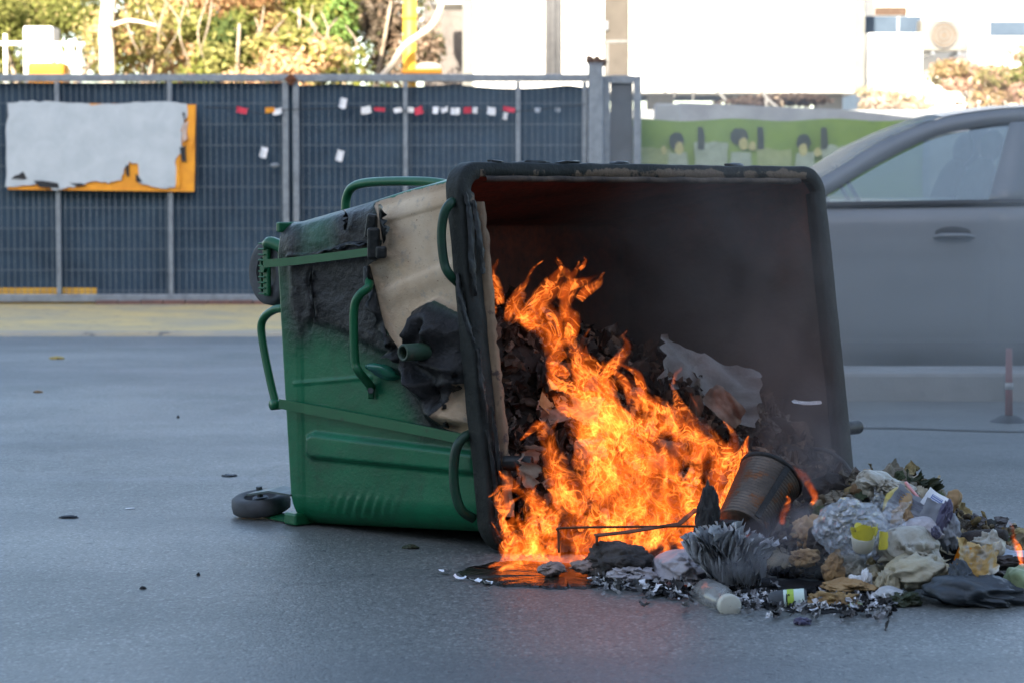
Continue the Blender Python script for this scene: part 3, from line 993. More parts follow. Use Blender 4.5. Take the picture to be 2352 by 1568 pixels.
# yard pieces at upper left
t = thing('white_railing', (P(100, 165, 23.0)[0], 23.0, 0), 'white railing behind the fence at the far left', 'railing')
mobj('top_rail', *tube([P(-60, 100, 23), P(195, 102, 23)], .022, 8, 1, False), M['white_wall'], t)
for x in (12, 74, 132, 155, 182):
    mobj('upright', *tube([P(x, 78 if x < 100 else 100, 23), (P(x, 170, 23)[0], 23, 0.0)], .02, 8, 1, False), M['white_wall'], t)
o = setp(mobj('pale_shed', *bevbox((P(95, 0, 24)[0], 24, 1.25), (P(120, 0, 24)[0] - P(52, 0, 24)[0], .4, P(90, 64, 24)[2] * 2 - 2.5), .02), M['white_wall'], smooth=False), 'small cream shed wall behind the white railing', 'shed')
setp(mobj('orange_barrier', *bevbox((P(112, 160, 22.6)[0], 22.6, (P(112, 146, 22.6)[2]) / 2), (P(152, 0, 22.6)[0] - P(68, 0, 22.6)[0], .3, P(112, 146, 22.6)[2]), .03), M['orange'], smooth=False), 'orange plastic barrier behind the white railing', 'barrier')
t = thing('yellow_pole', (P(940, 0, 22.5)[0], 22.5, 0), 'thick yellow pole rising behind the fence beside the hut', 'pole')
mobj('pole', *tube([(P(940, 0, 22.5)[0], 22.5, 0), P(941, 175, 22.5), P(942, -200, 22.5)], .068, 16, 1, False), M['yellow'], t)
mobj('collar', *tube([P(941, 46, 22.5), P(941, 36, 22.5)], .074, 16, 1, False), M['yellow'], t)
o = mobj('base_plate', *bevbox(P(970, 166, 22.35), (P(1022, 0, 22.3)[0] - P(930, 0, 22.3)[0], .25, .05), .012), M['orange'], t, False)
mobj('gusset', *crumple(P(985, 158, 22.4), (.13, .08, .06), 33, .1, .8, 3), pbr('pale_sack', (.7, .6, .45), None, 10, .8), t)
setp(mobj('pale_pipe', *tube([P(872, 182, 22.2), P(900, 150, 22.2), P(930, 105, 22.2), P(985, 66, 22.25), P(1008, 30, 22.3), P(1018, -20, 22.3), P(1022, -90, 22.3)], .034, 10, 6), pbr('cream_pipe', (.62, .52, .40), None, 8, .5)),
     'cream bent pipe curving up across the yellow pole', 'pipe')
setp(mobj('dark_shed', *bevbox((P(1075, 0, 27.5)[0], 28.8, 1.7), (1.1, 2, 3.4), .02), pbr('dark_boards', (.10, .09, .085), (.15, .13, .12), 6, .9, 0, .5, 12), smooth=False), 'dark shed wall between the yellow pole and the white hut', 'shed')
setp(mobj('white_canopy', *bevbox((P(1040, 6, 26.4)[0], 26.4, P(1040, -12, 26.4)[2]), (.5, .8, .3), .03), M['white_wall'], smooth=False), 'white canopy edge left of the hut top', 'canopy')

# unseen invented block added behind the camera, its height set to shade the street
H = 3.60 + (YF + 14) * math.tan(SUN_EL)
t = thing('unseen_shade_block', (0, -18, 0), 'invented plain pale block, unseen behind the camera, added to shade the street', 'building')
mobj('wall', *box((0, -18, H / 2), (90, 8, H)), M['grey_wall'], t, False)
mbw = MB()
for i in range(30):
    for j in range(5):
        mbw.add(box((-43 + i * 3, -13.99, 2.2 + j * 3), (1.4, .04, 1.5)))
o = mbw.build('window_glazing', M['glass_dark'], t)
o['kind'] = 'stuff'
#--PART2--
# ================================================================== CAR
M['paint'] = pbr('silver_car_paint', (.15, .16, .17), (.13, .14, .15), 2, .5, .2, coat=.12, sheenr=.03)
M['trim'] = pbr('black_trim', (.02, .021, .023), (.03, .03, .032), 20, .55)
M['seat'] = pbr('dark_upholstery', (.03, .03, .035), (.05, .05, .055), 12, .8)


def carglass():
    m, nt, out = newmat('car_glass')
    tr = nd(nt, 'ShaderNodeBsdfTransparent', {'Color': (.40, .47, .45)})
    gl = nd(nt, 'ShaderNodeBsdfGlossy', {'Color': (.85, .95, .92), 'Roughness': .18})
    lw = nd(nt, 'ShaderNodeFresnel', {'IOR': 1.6})
    mx = nd(nt, 'ShaderNodeMixShader', {0: math_(nt, 'ADD', lw.outputs[0], .07), 1: tr, 2: gl})
    nt.links.new(mx.outputs[0], out.inputs[0])
    return m


M['carglass'] = carglass()
YC = 11.75
HWID = .87
YCM = YC + HWID
car = thing('parked_car', (2.4, YCM, 0), 'silver grey car passing behind the burning bin at right', 'car')


def cxp(px):
    return P(px, 460, YC)[0]


XF = cxp(1255)
XB = XF + 4.25


def car_top(x):
    t_ = (x - XF) / 4.25
    return float(np.interp(t_, [0, .03, .12, .24, .3, .85, .95, 1.0], [.52, .66, .80, .91, .925, .96, .94, .78]))


def car_low(x):
    t_ = (x - XF) / 4.25
    return float(np.interp(t_, [0, .04, .15, .85, .97, 1.0], [.26, .15, .09, .09, .18, .30]))


def car_hw(x):
    t_ = (x - XF) / 4.25
    return float(np.interp(t_, [0, .015, .05, .13, .25, .8, .93, .985, 1.0], [.52, .66, .77, .84, .87, .87, .82, .72, .6]))


SEC = [(.0, 0.0), (.86, 0.0), (.93, .04), (.955, .12), (.965, .16), (.985, .30), (1.0, .52), (.998, .68), (.985, .84), (.965, .93), (.93, .985), (.87, 1.0), (.0, 1.03)]
stations = np.unique(np.concatenate([np.linspace(0, .1, 8), np.linspace(.1, .9, 30), np.linspace(.9, 1, 8)])) * 4.25 + XF
V = []
full = [(y, z) for y, z in SEC] + [(-y, z) for y, z in SEC[::-1][1:-1]]
for x in stations:
    zl, zt, hw = car_low(x), car_top(x), car_hw(x)
    for y, z in full:
        V.append((x, YCM - y * hw, zl + z * (zt - zl)))
n = len(full)
F = [(i * n + j, i * n + (j + 1) % n, (i + 1) * n + (j + 1) % n, (i + 1) * n + j) for i in range(len(stations) - 1) for j in range(n)]
F += [tuple(range(n)), tuple((len(stations) - 1) * n + j for j in range(n - 1, -1, -1))]
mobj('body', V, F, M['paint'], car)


def sideY(x, z):
    zl, zt = car_low(x), car_top(x)
    f = (z - zl) / (zt - zl)
    zz = [s[1] for s in SEC[1:-1]]
    yy = [s[0] for s in SEC[1:-1]]
    return YCM - car_hw(x) * float(np.interp(f, zz, yy))


def cabY(z):
    return YC + .07 + .30 * max(0, min(1.2, (z - .93) / .5))


def S(px, py, off=0.0):
    Y = YC + .1
    for _ in range(4):
        p = P(px, py, Y)
        Y = cabY(p[2]) - off
    return P(px, py, Y)


def mir(p):
    p = np.array(p, float)
    p[..., 1] = 2 * YCM - p[..., 1]
    return p


def strip(A, B, th, nseg):
    A = smoothpath(A, 6) if len(A) > 2 else np.asarray(A)
    B = smoothpath(B, 6) if len(B) > 2 else np.asarray(B)
    tA = np.linspace(0, 1, len(A))
    tt = np.linspace(0, 1, nseg)
    tB = np.linspace(0, 1, len(B))
    A = np.stack([np.interp(tt, tA, A[:, k]) for k in range(3)], 1)
    B = np.stack([np.interp(tt, tB, B[:, k]) for k in range(3)], 1)
    V = np.concatenate([A, B, A + (0, th, 0), B + (0, th, 0)])
    F = []
    m = nseg
    for i in range(m - 1):
        F += [(i, m + i, m + i + 1, i + 1), (2 * m + i, 2 * m + i + 1, 3 * m + i + 1, 3 * m + i), (i, i + 1, 2 * m + i + 1, 2 * m + i), (m + i, 3 * m + i, 3 * m + i + 1, m + i + 1)]
    F += [(0, 2 * m, 3 * m, m), (m - 1, 2 * m - 1, 4 * m - 1, 3 * m - 1)]
    return V, F


rail_o = [(1760, 474), (1850, 428), (1928, 384), (1998, 338), (2090, 296), (2165, 271), (2270, 254), (2352, 248), (2500, 246), (2700, 257), (2880, 297), (3020, 362), (3150, 452)]
rail_i = [(1850, 474), (1905, 446), (1962, 410), (2026, 373), (2098, 336), (2162, 310), (2262, 290), (2352, 282), (2500, 281), (2700, 291), (2850, 326), (2960, 382), (3040, 452)]
A = [S(*q) for q in rail_o]
B = [S(*q, -.004) for q in rail_i]
V, F = strip(A, B, .045, 50)
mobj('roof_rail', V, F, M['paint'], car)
mobj('roof_rail', mir(V), [f[::-1] for f in F], M['paint'], car)
# roof skin, windscreen and rear screen between the two rails
Ar = smoothpath(A, 6)
na = len(Ar)
iw = 5 * 6
ir = 10 * 6
def span(i0, i1, lift, inset=0.0):
    V = []
    for i in range(i0, i1 + 1):
        for k in range(13):
            f = k / 12
            p = Ar[i] * (1 - f) + mir(Ar[i]) * f
            V.append(p + (0, 0, .6 * lift * (1 - (2 * f - 1) ** 2) + .004))
    return np.array(V), grid_faces(i1 - i0 + 1, 13)
mobj('roof', *span(iw, ir, .045), M['paint'], car)
def screenglass():
    m, nt, out = newmat('screen_glass')
    tr = nd(nt, 'ShaderNodeBsdfTransparent', {'Color': (.38, .44, .44)})
    gl = nd(nt, 'ShaderNodeBsdfGlossy', {'Color': (.8, .85, .9), 'Roughness': .3})
    mx = nd(nt, 'ShaderNodeMixShader', {0: .12, 1: tr, 2: gl})
    nt.links.new(mx.outputs[0], out.inputs[0])
    return m


mobj('windscreen', *span(1, iw, .05), screenglass(), car)
mobj('rear_window', *span(ir, na - 2, .04), M['carglass'], car)
# pillars
for a, b, c, d in (((2322, 281), (2268, 474), (2368, 280), (2350, 474)), ((2890, 312), (2860, 470), (2960, 350), (2990, 470))):
    V, F = strip([S(*a, .008), S(*b, .008)], [S(*c, .008), S(*d, .008)], .04, 6)
    mobj('pillar', V, F, M['paint'], car)
    mobj('pillar', mir(V), [f[::-1] for f in F], M['paint'], car)
V, F = strip([S(1952, 392, .0), S(1905, 474, .0)], [S(1966, 384, .0), S(1925, 474, .0)], .03, 6)
# side glass
for q in ([(1852, 474), (1906, 449), (1963, 413), (2027, 376), (2099, 339), (2163, 313), (2263, 293), (2318, 288), (2266, 474)], [(2372, 281), (2500, 280), (2700, 291), (2850, 326), (2885, 345), (2858, 474), (2352, 474)]):
    V = np.array([S(*p, -.018) for p in q])
    mobj('side_window', V, [tuple(range(len(q)))], M['carglass'], car, False)
    mobj('side_window', mir(V), [tuple(range(len(q) - 1, -1, -1))], M['carglass'], car, False)
# belt moulding and door
V, F = strip([(x, sideY(x, car_top(x) - .012) - .012, car_top(x) + .012) for x in np.linspace(cxp(1700), cxp(3150), 20)], [(x, sideY(x, car_top(x) - .02) - .012, car_top(x) - .018) for x in np.linspace(cxp(1700), cxp(3150), 20)], .05, 24)
mobj('belt_moulding', V, F, M['trim'], car)


def door(x0, x1):
    nx, nz = 22, 18
    V = []
    for i in range(nx):
        for j in range(nz):
            f = j / (nz - 1)
            x = x0 + (x1 - x0) * i / (nx - 1)
            zl, zt = car_low(x) + .13, car_top(x) - .03
            z = zl + f * (zt - zl)
            e = min(i, nx - 1 - i, j, nz - 1 - j)
            crease = .006 * math.exp(-((z - .70) / .018) ** 2)
            V.append((x, sideY(x, z) - (.008 if e > 0 else -.004) - crease, z))
    return mobj('door', V, grid_faces(nx, nz), M['paint'], car)


d1 = door(cxp(1730), cxp(2282))
d2 = door(cxp(2290), cxp(2830))
for d, px in ((d1, 2190), (d2, 2740)):
    x = cxp(px)
    z = P(px, 540, YC)[2]
    y = sideY(x, z) - .008
    mobj('handle_recess', *[q for q in (lambda VF: (VF[0], VF[1]))(crumple((x, y, z + .012), (.095, .008, .032), 1, 0, 1, 3))], M['trim'], d)
    mobj('handle', *tube([(x - .10, y + .004, z - .012), (x - .06, y - .03, z - .004), (x + .06, y - .03, z - .004), (x + .11, y + .004, z - .012)], [.008, .013, .013, .008], 8, 5), M['paint'], d)
V, F = strip([(x, sideY(x, .20) - .01, .21) for x in np.linspace(cxp(1730), cxp(2830), 16)], [(x, sideY(x, .12) - .012, .085) for x in np.linspace(cxp(1730), cxp(2830), 16)], .03, 20)
mobj('sill', V, F, M['trim'], car)
for x in (XF + .82, XF + 3.42):
    for s in (-1, 1):
        y = YCM + s * (HWID - .09)
        mobj('wheel_arch', *lathe([(.001, 0), (.34, 0), (.36, -.02), (.36, -.2)], (x, y + s * .095, .33), (0, s, 0), 36), M['trim'], car)
        w = mobj('wheel', *lathe([(.2, .1), (.29, .105), (.315, .08), (.32, 0), (.315, -.08), (.29, -.1), (.2, -.1)], (x, y + s * .0, .318), (0, s, 0), 36), M['tyre'], car)
        mobj('rim', *lathe([(.001, .06), (.06, .065), (.08, .05), (.18, .07), (.2, .09), (.205, .03)], (x, y, .318), (0, s, 0), 30), M['galv'], w)
# lamps, mirror, bumpers
for s in (-1, 1):
    mobj('headlight', *crumple((XF + .10, YCM + s * .6, .62), (.07, .16, .065), 2, 0, 1, 3), M['glass_dark'], car)
    mobj('tail_light', *crumple((XB - .07, YCM + s * .62, .82), (.06, .14, .07), 2, 0, 1, 3), M['red'], car)
mobj('mirror', *crumple((cxp(1800), YC - .02, 1.0), (.06, .09, .06), 3, .03, 1, 3), M['paint'], car)
# seats and wheel inside
for s in (-1, 1):
    for px in (2255, 2700):
        x = cxp(px)
        y = YCM + s * .38
        mobj('seat', *crumple((x + .05, y, .86), (.11, .24, .34), 4, .04, 1, 3, R=rot((0, 1, 0), 12)), M['seat'], car)
        mobj('headrest', *crumple((x + .15, y, 1.24), (.055, .13, .09), 5, .03, 1, 3, R=rot((0, 1, 0), 10)), M['seat'], car)
mobj('dashboard', *bevbox((cxp(1830), YCM, .93), (.4, 1.36, .12), .04), M['seat'], car)
mobj('steering_wheel', *lathe([(.165, 0), (.18, .012), (.195, 0), (.18, -.012), (.165, 0)], (cxp(1985), YCM - .38, .98), (.85, 0, .5), 28), M['seat'], car)

# thin red marker post on the road before the car
b = G(2317, 968)
t = thing('marker_post', b, 'thin dull red marker post on a small black foot before the car', 'post')
mobj('foot', *lathe([(.001, .03), (.035, .028), (.06, .012), (.085, .0)], b, (0, 0, 1), 20), M['trim'], t)
zt = P(2317, 800, b[1])[2]
mobj('post', *tube([b + (0, 0, .02), (b[0] - .003, b[1], zt)], [.017, .014], 12, 1, False), pbr('faded_red_plastic', (.22, .055, .05), (.15, .05, .05), 10, .6), t)
mobj('collar', *tube([(b[0], b[1], .14), (b[0], b[1], .17)], .0185, 12, 1, False), pbr('grey_band', (.3, .3, .3), None, 10, .6), t)

# ================================================================== BIN
BL = G(1132, 1276)
BR = G(1972, 1161)
u = (BR - BL)
WID = np.linalg.norm(u)
u /= WID
Z = np.array([0, 0, 1.0])
v = np.cross(Z, u)
TL = onplane(1045, 371, BL, u)
wv_ = TL - BL
HGT = np.linalg.norm(wv_)
wv_ /= HGT
B0 = G(677, 1207)
B1 = onplane(640, 513, B0, u)
wb = B1 - B0
HB = np.linalg.norm(wb)
wb /= HB
WB = WID - .14
dep = (B0 - BL) @ v
print('bin', WID, HGT, HB, dep, (B0 - BL) @ u, TL, B1)
binr = thing('waste_container', (BL + BR) / 2, 'burning green wheeled waste container tipped on its side, charred round the mouth', 'waste container')


def LP(a, b, d):
    """rim frame: a along the mouth, b up its side, d towards the base"""
    return BL + u * a + wv_ * b + v * d


def rrect(W, Hh, r, nl, nt_, nc):
    pts = []
    tag = []
    ys = np.linspace(r, Hh - r, nl)
    for y in ys: pts.append((0, y)); tag.append(0)
    for k in range(1, nc): a = math.pi - k * math.pi / 2 / nc; pts.append((r + r * math.cos(a), Hh - r + r * math.sin(a))); tag.append(1)
    for x in np.linspace(r, W - r, nt_): pts.append((x, Hh)); tag.append(2)
    for k in range(1, nc): a = math.pi / 2 - k * math.pi / 2 / nc; pts.append((W - r + r * math.cos(a), Hh - r + r * math.sin(a))); tag.append(3)
    for y in ys[::-4]: pts.append((W, y)); tag.append(4)
    for k in range(1, nc): a = -k * math.pi / 2 / nc; pts.append((W - r + r * math.cos(a), r + r * math.sin(a))); tag.append(5)
    for x in np.linspace(W - r, r, nt_): pts.append((x, 0)); tag.append(6)
    for k in range(1, nc): a = -math.pi / 2 - k * math.pi / 2 / nc; pts.append((r + r * math.cos(a), r + r * math.sin(a))); tag.append(7)
    return np.array(pts), np.array(tag)


IN = .035
O0 = LP(IN, IN + .012, .03)
W0_, H0_ = WID - 2 * IN, HGT - 2 * IN
ns = 150
V = []
T = []
SS = []
for i in range(ns):
    s = i / (ns - 1)
    O = O0 * (1 - s) + B0 * s
    wd = wv_ * (1 - s) + wb * s
    wd = wd / np.linalg.norm(wd)
    Wd, Hd = W0_ * (1 - s) + WB * s, H0_ * (1 - s) + HB * s
    pts, tg = rrect(Wd, Hd, .085, 150, 24, 12)
    V.append(O + pts[:, :1] * u + pts[:, 1:] * wd)
    T.append(tg)
    SS.append(np.full(len(tg), s))
npv = len(tg)
V = np.concatenate(V)
T = np.concatenate(T)
SS = np.concatenate(SS)
px, py = np.array([proj(p) for p in V]).T
left = (T == 0) | (T == 1) | (T == 7)
left_f = np.where(left, 1.0, 0.0)
cream_poly = [(862, 468), (945, 440), (1075, 410), (1085, 600), (1085, 735), (1000, 690), (950, 716), (933, 775), (938, 832), (912, 800), (884, 745), (868, 670), (856, 608), (884, 590)]
cream2 = [(1022, 982), (1052, 920), (1066, 880), (1090, 880), (1090, 1000), (1050, 992)]
char1 = [(640, 545), (672, 515), (760, 492), (866, 468), (888, 590), (872, 672), (884, 750), (905, 812), (880, 815), (800, 770), (715, 742), (690, 770), (668, 700), (664, 600)]
char2 = [(928, 790), (948, 712), (988, 688), (1040, 715), (1090, 745), (1090, 985), (1025, 985), (985, 975), (945, 905), (915, 850)]
greenp = [(690, 520), (760, 492), (770, 570), (700, 585)]
sd_cream = np.maximum(sdf_poly(px, py, cream_poly), sdf_poly(px, py, cream2))
sd_c1 = sdf_poly(px, py, char1)
sd_c2 = sdf_poly(px, py, char2)
sd_gp = sdf_poly(px, py, greenp)
sd_char = np.maximum(sd_c1, sd_c2)
# walls that do not face the street camera carry the same burns by position along the body
top = (T == 2)
sd_cream = np.where(left, sd_cream, np.where(top, (0.47 - SS) * 200, -80))
sd_char = np.where(left, sd_char, np.where(top, (SS - .47) * 120, (.3 - SS) * 120))
wob_ = waves(V, 3, 9, 3)
fine = creases(V, 8, 16, 3)
big = creases(V, 9, 5.5, 3)
d = np.zeros(len(V))
rib = sdf_poly(px, py, [(708, 1003), (725, 994), (1100, 1040), (1100, 1088), (720, 1050), (708, 1040)])
d += .016 * sstep(-6, 7, rib) * left_f
seam = np.exp(-((px - (688 + (py - 500) * .012)) / 4.5) ** 2) * left_f
d += .004 * seam + .006 * left_f * sstep(688, 680, px - (py - 500) * .012) * 1.0
weld_y = 880 - (px - 680) * .085
weld = np.exp(-((py - weld_y) / 3.2) ** 2) * ((px > 678) & (px < 855)) * left_f
d += weld * (.004 + .003 * fine)
rip = np.exp(-((py - 1165 - (px - 790) * .03) / 20) ** 2) * np.exp(-((px - 830) / 62) ** 2) * left_f
d += rip * .008 * np.sin((px + (py - 1165) * .3) / 22 * 6.28)
grv_y = 668 - (px - 870) * .42
d += left_f * sstep(-5, 10, sd_cream) * (-.011 + .010 * sstep(-9, 9, py - grv_y) * sstep(60, 20, py - grv_y))
ch1 = sstep(-4, 16, sd_c1) * left_f
d += ch1 * (.010 + .007 * big + .003 * fine)
tear = np.exp(-((px - 718 - 6 * np.sin(py / 18)) / 3.0) ** 2) * sstep(600, 630, py) * sstep(770, 730, py) * left_f
d -= tear * .012
tear2 = np.exp(-((py - (592 - (px - 670) * .13) - 4 * np.sin(px / 14)) / 4.0) ** 2) * (px > 664) * (px < 850) * left_f
d += tear2 * .008
ch2 = sstep(-2, 40, sd_c2) * left_f
an_ = np.arctan2(py - 800, px - 965)
ra_ = np.hypot(px - 965, py - 800)
wrp = waves(V, 14, 3.5, 3)
d += ch2 * (.030 + .040 * (1 - np.abs(np.sin(an_ * 3.3 + 1.1 * wrp + ra_ / 70))) + .026 * (1 - np.abs(np.sin(ra_ / 24 + 1.4 * wrp + an_ * 1.5))) + .010 * big)
d -= .045 * np.exp(-(((px - 952) / 15) ** 2 + ((py - 768) / 20) ** 2)) * left_f
d -= .05 * np.exp(-(((px - 1020) / 12) ** 2 + ((py - 905) / 28) ** 2)) * left_f
ed = np.exp(-(sd_cream / 4.0) ** 2) * left_f
d += ed * .007
d += .0025 * waves(V, 12, 3, 2) * left_f + .0006 * fine * left_f
crn = np.where(T == 1, ch1, 0)
V2 = V - u * (d * np.where(T == 0, 1, .6))[:, None]
V2[T == 1] += (Z * (d[T == 1] * .6)[:, None])
F = [(i * npv + j, i * npv + (j + 1) % npv, (i + 1) * npv + (j + 1) % npv, (i + 1) * npv + j) for i in range(ns - 1) for j in range(npv)]
# rounded base edge and base plate
last = V2[(ns - 1) * npv:]
cen = last.mean(0)
rings = [last + v * .012 + (cen - last) * .015, last + v * .022 + (cen - last) * .05, last + v * .024 + (cen - last) * .3]
allV = [V2] + rings
base_i = ns * npv
for k in range(3):
    a0 = (ns - 1 + k) * npv
    F += [(a0 + j, a0 + (j + 1) % npv, a0 + npv + (j + 1) % npv, a0 + npv + j) for j in range(npv)]
F.append(tuple((ns + 2) * npv + j for j in range(npv)))
pad = np.zeros(3 * npv)
AT = {'cream': np.concatenate([sd_cream / 40, pad - 2]), 'char': np.concatenate([sd_char / 40, pad - 2]), 'gp': np.concatenate([np.where(left, sd_gp, -80) / 40, pad - 2])}


def binmat():
    m, nt, out = newmat('burnt_green_bin')
    tc = nd(nt, 'ShaderNodeTexCoord').outputs['Object']
    at = {k: nd(nt, 'ShaderNodeAttribute', attribute_name=k).outputs['Fac'] for k in ('cream', 'char', 'gp')}
    n1 = nd(nt, 'ShaderNodeTexNoise', {'Vector': tc, 'Scale': 6.0, 'Detail': 6, 'Roughness': .6}).outputs[0]
    n2 = nd(nt, 'ShaderNodeTexNoise', {'Vector': tc, 'Scale': 34.0, 'Detail': 6, 'Roughness': .65}).outputs[0]
    n3 = nd(nt, 'ShaderNodeTexNoise', {'Vector': tc, 'Scale': 130.0, 'Detail': 3, 'Roughness': .6}).outputs[0]
    green = mixc(nt, ramp(nt, n1, [(.3, (0, 0, 0)), (.7, (1, 1, 1))]).outputs[0], (.004, .086, .036), (.005, .118, .052))
    green = mixc(nt, ramp(nt, n2, [(.55, (0, 0, 0)), (.75, (.5, .5, .5))]).outputs[0], green, (.008, .055, .026))
    # scuffs along the wall and a film of grime
    mpx = nd(nt, 'ShaderNodeMapping', {'Vector': tc, 'Scale': (3.0, 3.0, 46.0), 'Rotation': (.1, .12, 0)}).outputs[0]
    scf = nd(nt, 'ShaderNodeTexNoise', {'Vector': mpx, 'Scale': 2.0, 'Detail': 4, 'Roughness': .7}).outputs[0]
    green = mixc(nt, ramp(nt, scf, [(.63, (0, 0, 0)), (.70, (.55, .55, .55))]).outputs[0], green, (.045, .13, .085))
    n0 = nd(nt, 'ShaderNodeTexNoise', {'Vector': tc, 'Scale': 2.6, 'Detail': 7, 'Roughness': .7, 'Distortion': .6}).outputs[0]
    green = mixc(nt, ramp(nt, n0, [(.54, (0, 0, 0)), (.70, (.5, .5, .5))]).outputs[0], green, (.016, .034, .024))
    charc = mixc(nt, ramp(nt, n2, [(.35, (0, 0, 0)), (.7, (1, 1, 1))]).outputs[0], (.008, .008, .0085), (.025, .024, .024))
    gpc = mixc(nt, n2, (.018, .075, .045), (.03, .095, .058))
    gf = nd(nt, 'ShaderNodeMapRange', {'Value': math_(nt, 'ADD', at['gp'], math_(nt, 'MULTIPLY', math_(nt, 'SUBTRACT', n1, .5), 1.2)), 'From Min': -.5, 'From Max': .7}).outputs[0]
    charc = mixc(nt, math_(nt, 'MULTIPLY', gf, .85), charc, gpc)
    # soot thins out downwards over the paint
    cv = math_(nt, 'ADD', at['char'], math_(nt, 'MULTIPLY', math_(nt, 'SUBTRACT', n1, .5), 2.0))
    cf = nd(nt, 'ShaderNodeMapRange', {'Value': cv, 'From Min': -1.7, 'From Max': .5, 'To Max': 1.0}, interpolation_type='SMOOTHSTEP').outputs[0]
    c = mixc(nt, cf, green, charc)
    crm = mixc(nt, ramp(nt, n1, [(.35, (0, 0, 0)), (.65, (1, 1, 1))]).outputs[0], (.52, .41, .29), (.41, .30, .195))
    crm = mixc(nt, ramp(nt, n2, [(.56, (0, 0, 0)), (.72, (1, 1, 1))]).outputs[0], crm, (.30, .27, .22))
    crm = mixc(nt, ramp(nt, n3, [(.66, (0, 0, 0)), (.72, (1, 1, 1))]).outputs[0], crm, (.16, .09, .05))
    kv = math_(nt, 'ADD', at['cream'], math_(nt, 'MULTIPLY', math_(nt, 'SUBTRACT', n2, .5), .22))
    kf = ramp(nt, nd(nt, 'ShaderNodeMapRange', {'Value': kv, 'From Min': -.5, 'From Max': .5}).outputs[0], [(.49, (0, 0, 0)), (.52, (1, 1, 1))]).outputs[0]
    rim = ramp(nt, nd(nt, 'ShaderNodeMapRange', {'Value': kv, 'From Min': -.5, 'From Max': .5}).outputs[0], [(.5, (1, 1, 1)), (.72, (0, 0, 0))]).outputs[0]
    crm = mixc(nt, math_(nt, 'MULTIPLY', rim, .55), crm, (.14, .09, .055))
    c = mixc(nt, kf, c, crm)
    b = nd(nt, 'ShaderNodeBsdfPrincipled', {'Base Color': c, 'Specular IOR Level': .22})
    rg = mixc(nt, kf, mixc(nt, cf, (.38, .38, .38), (.40, .40, .40)), (.8, .8, .8))
    nt.links.new(rg, b.inputs['Roughness'])
    hh = math_(nt, 'MULTIPLY', n2, math_(nt, 'ADD', math_(nt, 'MULTIPLY', cf, 1.5), .12))
    hh = math_(nt, 'ADD', hh, math_(nt, 'MULTIPLY', n3, .12))
    bp = nd(nt, 'ShaderNodeBump', {'Height': hh, 'Strength': .5, 'Distance': .012})
    nt.links.new(bp.outputs[0], b.inputs['Normal'])
    nt.links.new(b.outputs[0], out.inputs[0])
    return m


M['bin'] = binmat()
body = mobj('body', np.concatenate(allV), F, M['bin'], binr, attrs=AT)

# sooty inside
def sootmat():
    m, nt, out = newmat('sooty_inside')
    tc = nd(nt, 'ShaderNodeTexCoord').outputs['Object']
    n1 = nd(nt, 'ShaderNodeTexNoise', {'Vector': tc, 'Scale': 4.0, 'Detail': 7, 'Roughness': .62}).outputs[0]
    n2 = nd(nt, 'ShaderNodeTexNoise', {'Vector': tc, 'Scale': 40.0, 'Detail': 5, 'Roughness': .65}).outputs[0]
    at = nd(nt, 'ShaderNodeAttribute', attribute_name='scorch').outputs['Fac']
    c = mixc(nt, ramp(nt, n1, [(.35, (0, 0, 0)), (.68, (1, 1, 1))]).outputs[0], (.036, .029, .025), (.080, .056, .045))
    f = nd(nt, 'ShaderNodeMapRange', {'Value': math_(nt, 'ADD', at, math_(nt, 'MULTIPLY', math_(nt, 'SUBTRACT', n1, .5), 2.2)), 'From Min': -.25, 'From Max': .75}).outputs[0]
    red = mixc(nt, ramp(nt, n2, [(.4, (0, 0, 0)), (.7, (1, 1, 1))]).outputs[0], (.21, .062, .040), (.10, .05, .04))
    c = mixc(nt, math_(nt, 'MULTIPLY', f, .9), c, red)
    b = nd(nt, 'ShaderNodeBsdfPrincipled', {'Base Color': c, 'Roughness': .75, 'Specular IOR Level': .12})
    bp = nd(nt, 'ShaderNodeBump', {'Height': n2, 'Strength': .3, 'Distance': .01})
    nt.links.new(bp.outputs[0], b.inputs['Normal'])
    nt.links.new(b.outputs[0], out.inputs[0])
    return m


M['soot'] = sootmat()
V = []
A_ = []
nsi = 36
for i in range(nsi):
    s = i / (nsi - 1) * .97
    O = (O0 + (u + wv_) * .014) * (1 - s) + (B0 + (u + wb) * .02) * s
    wd = wv_ * (1 - s) + wb * s
    wd = wd / np.linalg.norm(wd)
    Wd, Hd = (W0_ - .028) * (1 - s) + (WB - .04) * s, (H0_ - .028) * (1 - s) + (HB - .04) * s
    pts, tg = rrect(Wd, Hd, .075, 40, 40, 8)
    V.append(O + pts[:, :1] * u + pts[:, 1:] * wd - v * .012)
    A_.append((pts[:, 1] / Hd - .80) * 2.2 - (pts[:, 0] / Wd - .3) * .45 + .12)
m_ = len(tg)
F = [(i * m_ + (j + 1) % m_, i * m_ + j, (i + 1) * m_ + j, (i + 1) * m_ + (j + 1) % m_) for i in range(nsi - 1) for j in range(m_)]
# back of the inside as a grid of rings towards its centre
lastr = V[-1]
cc_ = lastr.mean(0)
for k in range(1, 12):
    f = k / 12
    V.append(lastr + (cc_ - lastr) * f)
    hgt_ = (V[-1] - B0) @ wb / HB
    A_.append((hgt_ - .72) * 2.4 + .1)
    a0 = (nsi - 2 + k) * m_
    F += [(a0 + (j + 1) % m_, a0 + j, a0 + m_ + j, a0 + m_ + (j + 1) % m_) for j in range(m_)]
F.append(tuple((nsi + 10) * m_ + j for j in range(m_ - 1, -1, -1)))
Vi = np.concatenate(V)
Vi = Vi + .006 * creases(Vi, 31, 5, 3)[:, None] * (-v)
mobj('inner_shell', Vi, F, M['soot'], binr, attrs={'scorch': np.concatenate(A_)})

